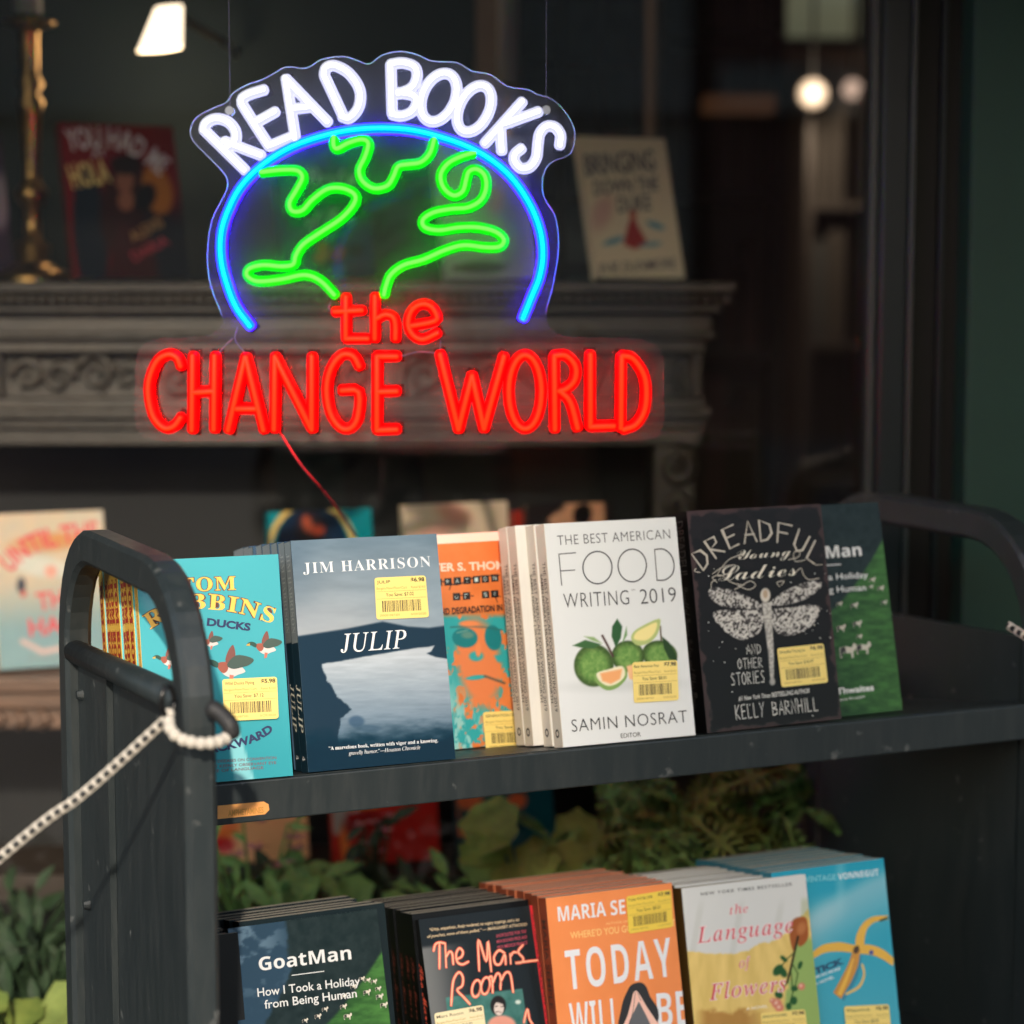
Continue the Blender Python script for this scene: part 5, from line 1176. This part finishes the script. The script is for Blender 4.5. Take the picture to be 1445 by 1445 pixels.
stack('white topped flower paperback','copies of the flower paperback',.4860,-2.,13.2,0,DZ,.1372,.2030,.0172,7,(200,202,200),(96,72,40),(190,196,196),first=.0185)
# banana
VX=dict(s=.5894,yaw=0.,al=12.,rec=.002,dz=DZ)
def a_von(X,Y,u,v):
    t=np.clip((Y-1212)/200,0,1)[...,None]; c=np.array((38,158,186.))*(1-t)+np.array((72,168,190.))*t
    ln=(Y-1300)+ (X-1140)*.62-((X-1190)/40)**2*3; c=mix(c,(150,196,208),sst(-24,4,ln)*sst(90,0,ln)*.75); c=mix(c,(170,205,212),em(X,Y,1160,1290,30,18,-30,.8)*.5)
    c=mix(c,(150,205,215),em(X,Y,1186,1235,6,40,0,.9)*.4); return c
vo=Book('paperback_book','sky blue paperback with an open banana peel, right end of the lower shelf',.1335,.2070,.018,book_matrix(**VX),group='books on the lower cart shelf',art=a_von,res=(90,130),base=(44,160,188),spine=(60,130,150),edge=(110,190,205),curl=.002)
vo.text('author_lettering','VINTAGE',[(1136,1245),(1180,1241.5)],8.5,ink(120,196,208),'sb',.01); vo.text('author_lettering','VONNEGUT',[(1183,1241.5),(1240,1235)],9,ink(222,234,236),'sbr',0)
vo.text('title_lettering','SLAPSTICK',[(1106,1392),(1191,1359)],8.5,ink(18,72,104),'sb',.05); vo.text('subtitle_lettering','OR LONESOME NO MORE!',[(1118,1393),(1186,1368)],4,ink(206,226,230),'sb',.02); vo.text('subtitle_lettering','A NOVEL',[(1150,1391),(1177,1380)],4,ink(206,226,230),'sb',.02)
def taper_rib(name,L,w,m,layer):
    V=[];Fc=[];L=[vo.loc(*p) for p in catmull(L,5)]; n=len(L); sc=np.linalg.norm(vo.loc(1210,1340)-vo.loc(1200,1340))/10
    for i in range(n):
        t=L[min(i+1,n-1)]-L[max(i-1,0)]; t/=np.linalg.norm(t); q=np.interp(i/(n-1),np.linspace(0,1,len(w)),w)*sc/2; V+= [L[i]+np.array([-t[1],t[0]])*q,L[i]-np.array([-t[1],t[0]])*q]
    for i in range(n-1): Fc.append((2*i+1,2*i+3,2*i+2,2*i))
    return vo._put(name,V,Fc,m,vo.cover,layer)
ban=ink(226,176,66); ban2=ink(200,140,56); bsh=ink(48,130,156)
taper_rib('banana_print',[(1212,1346),(1204,1376),(1186,1409)],[9,13,12],bsh,1)
taper_rib('banana_print',[(1146,1349),(1162,1339),(1184,1336),(1210,1340)],[7,10,11,9],ban,3)
taper_rib('banana_print',[(1207,1340),(1226,1340),(1244,1346),(1262,1359)],[10,12,11,8],ban,4)
taper_rib('banana_print',[(1213,1338),(1214,1322),(1221,1306),(1234,1297),(1253,1295)],[13,12,9,7,5],ban,5)
taper_rib('banana_print',[(1209,1338),(1204,1360),(1195,1380),(1181,1405)],[10,13,14,13],ban2,6)
taper_rib('banana_print',[(1204,1352),(1196,1376),(1184,1404)],[2,5,6],ban,7)
taper_rib('banana_print',[(1216,1360),(1219,1375),(1212,1392),(1193,1403)],[3,3,4,3],ink(214,186,110),7)
vo.poly('banana_print',[ell(1208,1340,4,6,20,14)],ink(72,52,32),layer=8); vo.poly('banana_print',[ell(1229,1344,3.4,3.4,0,12)],ink(70,80,150),layer=8); vo.poly('banana_print',[[(1240,1298),(1253,1293),(1253,1297),(1241,1301)]],ink(70,84,50),layer=8)
vo.sticker([(1190,1420),(1253,1417),(1258,1470),(1195,1474)],'Slapstick','$6.98','$8.02')
stack('blue banana paperback','copies of the blue banana paperback',**VX,Wd=.1335,H=.2070,T=.0165,n=8,base=(70,124,136),spine=(60,120,140),edge=(130,110,90),first=.0185)
# ================================================================== planter and plants
soil=mat('soil',(.03,.02,.014),rough=1,noise_amt=.5,nscale=40,bump=1,bscale=60)
pb=thing('planter_box','dark wooden planter box under the shop window full of leafy plants','planter',(-.5,2.55,0))
MB().box(-1.2,.93,-.055,-.035,.05,.56).build('front_board',black,pb); MB().box(-1.2,.93,.085,.10,.05,.56).build('back_board',black,pb)
for x in (-1.2,.91): MB().box(x,x+.02,-.0348,.0848,.05,.56).build('end_board',black,pb)
MB().box(-1.179,.909,-.0345,.0845,.40,.53).build('soil_bed',soil,pb)
def leafmat(name,c1,c2):
    m=mat(name,c1,rough=.65,spec=.25,noise_amt=.5,nscale=30,col2=c2,bump=.3,bscale=120); return m
LG=leafmat('leaf_yellow_green',(.16,.21,.045),(.07,.11,.02)); LM=leafmat('leaf_mid_green',(.14,.27,.07),(.06,.15,.04)); LD=leafmat('leaf_dark_green',(.022,.045,.018),(.010,.022,.010)); LP=leafmat('petal_purple',(.05,.02,.12),(.03,.01,.08)); LK=leafmat('petal_pink',(.32,.16,.14),(.2,.09,.08))
def leafmesh(name,m,kind,L):
    if kind=='lobed':
        out=[]
        for i in range(21):
            a=-math.pi*.92+2*math.pi*.92*i/20; r=.5*(1+.10*math.cos(7*a)+.02*math.cos(21*a)); out.append((.46+r*math.cos(a)*.98,r*math.sin(a)))
        out=[(0,0)]+out
    elif kind=='fern':
        out=[(0,0)]; n=9
        for i in range(n): x=.12+.85*i/n; w=.20*math.sin(math.pi*(.15+.8*i/n)); out+=[(x,w*.25),(x+.07,w)]
        out+=[(1,0)]
        for i in reversed(range(n)): x=.12+.85*i/n; w=.20*math.sin(math.pi*(.15+.8*i/n)); out+=[(x+.07,-w),(x,-w*.25)]
    else: out=[(0,0),(.15,.09),(.4,.17),(.65,.14),(.88,.05),(1,0),(.88,-.05),(.65,-.14),(.4,-.17),(.15,-.09)]
    V=[];
    for x,y in out: V.append((x*L,y*L,(.28*abs(y)-.35*x*x+.12*x)*L))
    k=len(V); c=[(x*L,0,(-.35*x*x+.12*x)*L) for x in (.25,.5,.75)]
    V+=[c[1]]; Fc=[(i,(i+1)%k,k) for i in range(k)]
    me=bpy.data.meshes.new(name); me.from_pydata(V,[],Fc); me.materials.append(m); me.polygons.foreach_set('use_smooth',[True]*len(Fc)); return me
def plant(name,label,x,y,z,m,kind,n,L,hgt,spread,seed,flower=None,up=.5):
    rr=random.Random(seed); t=thing(name,label,'plant',(x,y,z),group='plants in the window planter')
    mes=[leafmesh('leaf',m,kind,L*k) for k in (.7,1,1.25)]
    stems=MB()
    for i in range(int(n*1.7)):
        a=rr.uniform(0,2*math.pi); h=hgt*rr.uniform(.45,1.04); r=spread*rr.uniform(.15,1)
        p=Vector((r*math.cos(a),r*math.sin(a)*.6,h)); 
        v,f=tube([(0,0,-.02),(p.x*.4,p.y*.4,h*.6),p],.0016,4); stems.add(v,f)
        l_=link('leaf',mes[rr.randrange(3)],t,p); l_.rotation_mode='ZYX'; l_.rotation_euler=(R(rr.gauss(48,22)),rr.uniform(-.45,.45),a+rr.uniform(-.9,.9))
    stems.build('stems',m,t)
    if flower:
        fm=leafmesh('petal',flower,'x',L*.45)
        for i in range(12):
            a=rr.uniform(0,2*math.pi); r=spread*rr.uniform(0,.8); p=Vector((r*math.cos(a),r*math.sin(a)*.5,hgt*rr.uniform(.8,1.25)))
            for k in range(5): link('petal',fm,t,p,(rr.uniform(-.4,.4),-.5,k*1.256+a))
    return t
def pp(name,label,px,py,Y,m,kind,n,L,spread,seed,flower=None,base=.53,**k):
    p=at(px,py,Y); plant(name,label,p.x,Y,base,m,kind,n,L,max(.05,p.z-base),spread,seed,flower,**k)
pp('leafy_plant','plant with broad yellow green leaves behind the orange stack',752,1190,2.50,LG,'lobed',10,.058,.058,1)
pp('leafy_plant','mid green bushy plant left of the broad leaved one',630,1245,2.52,LM,'x',14,.040,.07,2)
pp('leafy_plant','low plant behind the hillside book with mixed green leaves',455,1238,2.52,LM,'lobed',14,.036,.075,3)
pp('flowering_plant','plant with pale pink buds beside the left cart post seen under the shelf',360,1175,2.52,LM,'x',34,.042,.09,4,LK)
pp('flowering_plant','plant with red pink flowers in front of the red book',528,1160,2.60,LD,'x',16,.032,.035,5,LK)
pp('fern_plant','feathery bright green fern right of the broad leaves',880,1170,2.53,LM,'fern',34,.085,.09,6)
pp('fern_plant','taller yellow green fern in the middle under the shelf',960,1115,2.55,LG,'fern',34,.090,.075,7)
pp('fern_plant','spreading dark green fern at the right end of the planter',1040,1145,2.57,LM,'fern',40,.085,.09,8)
pp('flowering_plant','plant with dark purple flowers at the right end of the planter',1122,1190,2.60,LD,'x',20,.040,.04,9,LP)
pp('leafy_plant','yellow green broad leaved plant at the bottom left corner',26,1415,2.30,LG,'lobed',7,.070,.06,10,None,base=.42)
pp('leafy_plant','dark green small leaved plant left of the cart',62,1340,2.42,LD,'x',44,.040,.085,11,None,base=.50)
pp('leafy_plant','dark bushy plant under the left window book',30,1275,2.58,LD,'x',40,.040,.12,12)
pp('leafy_plant','dark foliage filling the planter beneath the red book',560,1262,2.58,LD,'x',30,.040,.14,13)
pp('leafy_plant','dark foliage filling the planter beneath the ferns',850,1235,2.60,LD,'x',44,.045,.16,14)
pp('leafy_plant','dark foliage behind the pink budded plant',400,1245,2.58,LD,'x',40,.045,.12,15)
for o in C.objects:
    if o.name.startswith('flourish'): o['kind']='stuff'
for o in C.objects:
    if 'label' in o.keys() and len(o['label'].split())>16: print('LONG',o.name,o['label'])
bpy.data.objects.remove(_to); bpy.data.scenes.remove(_ts)
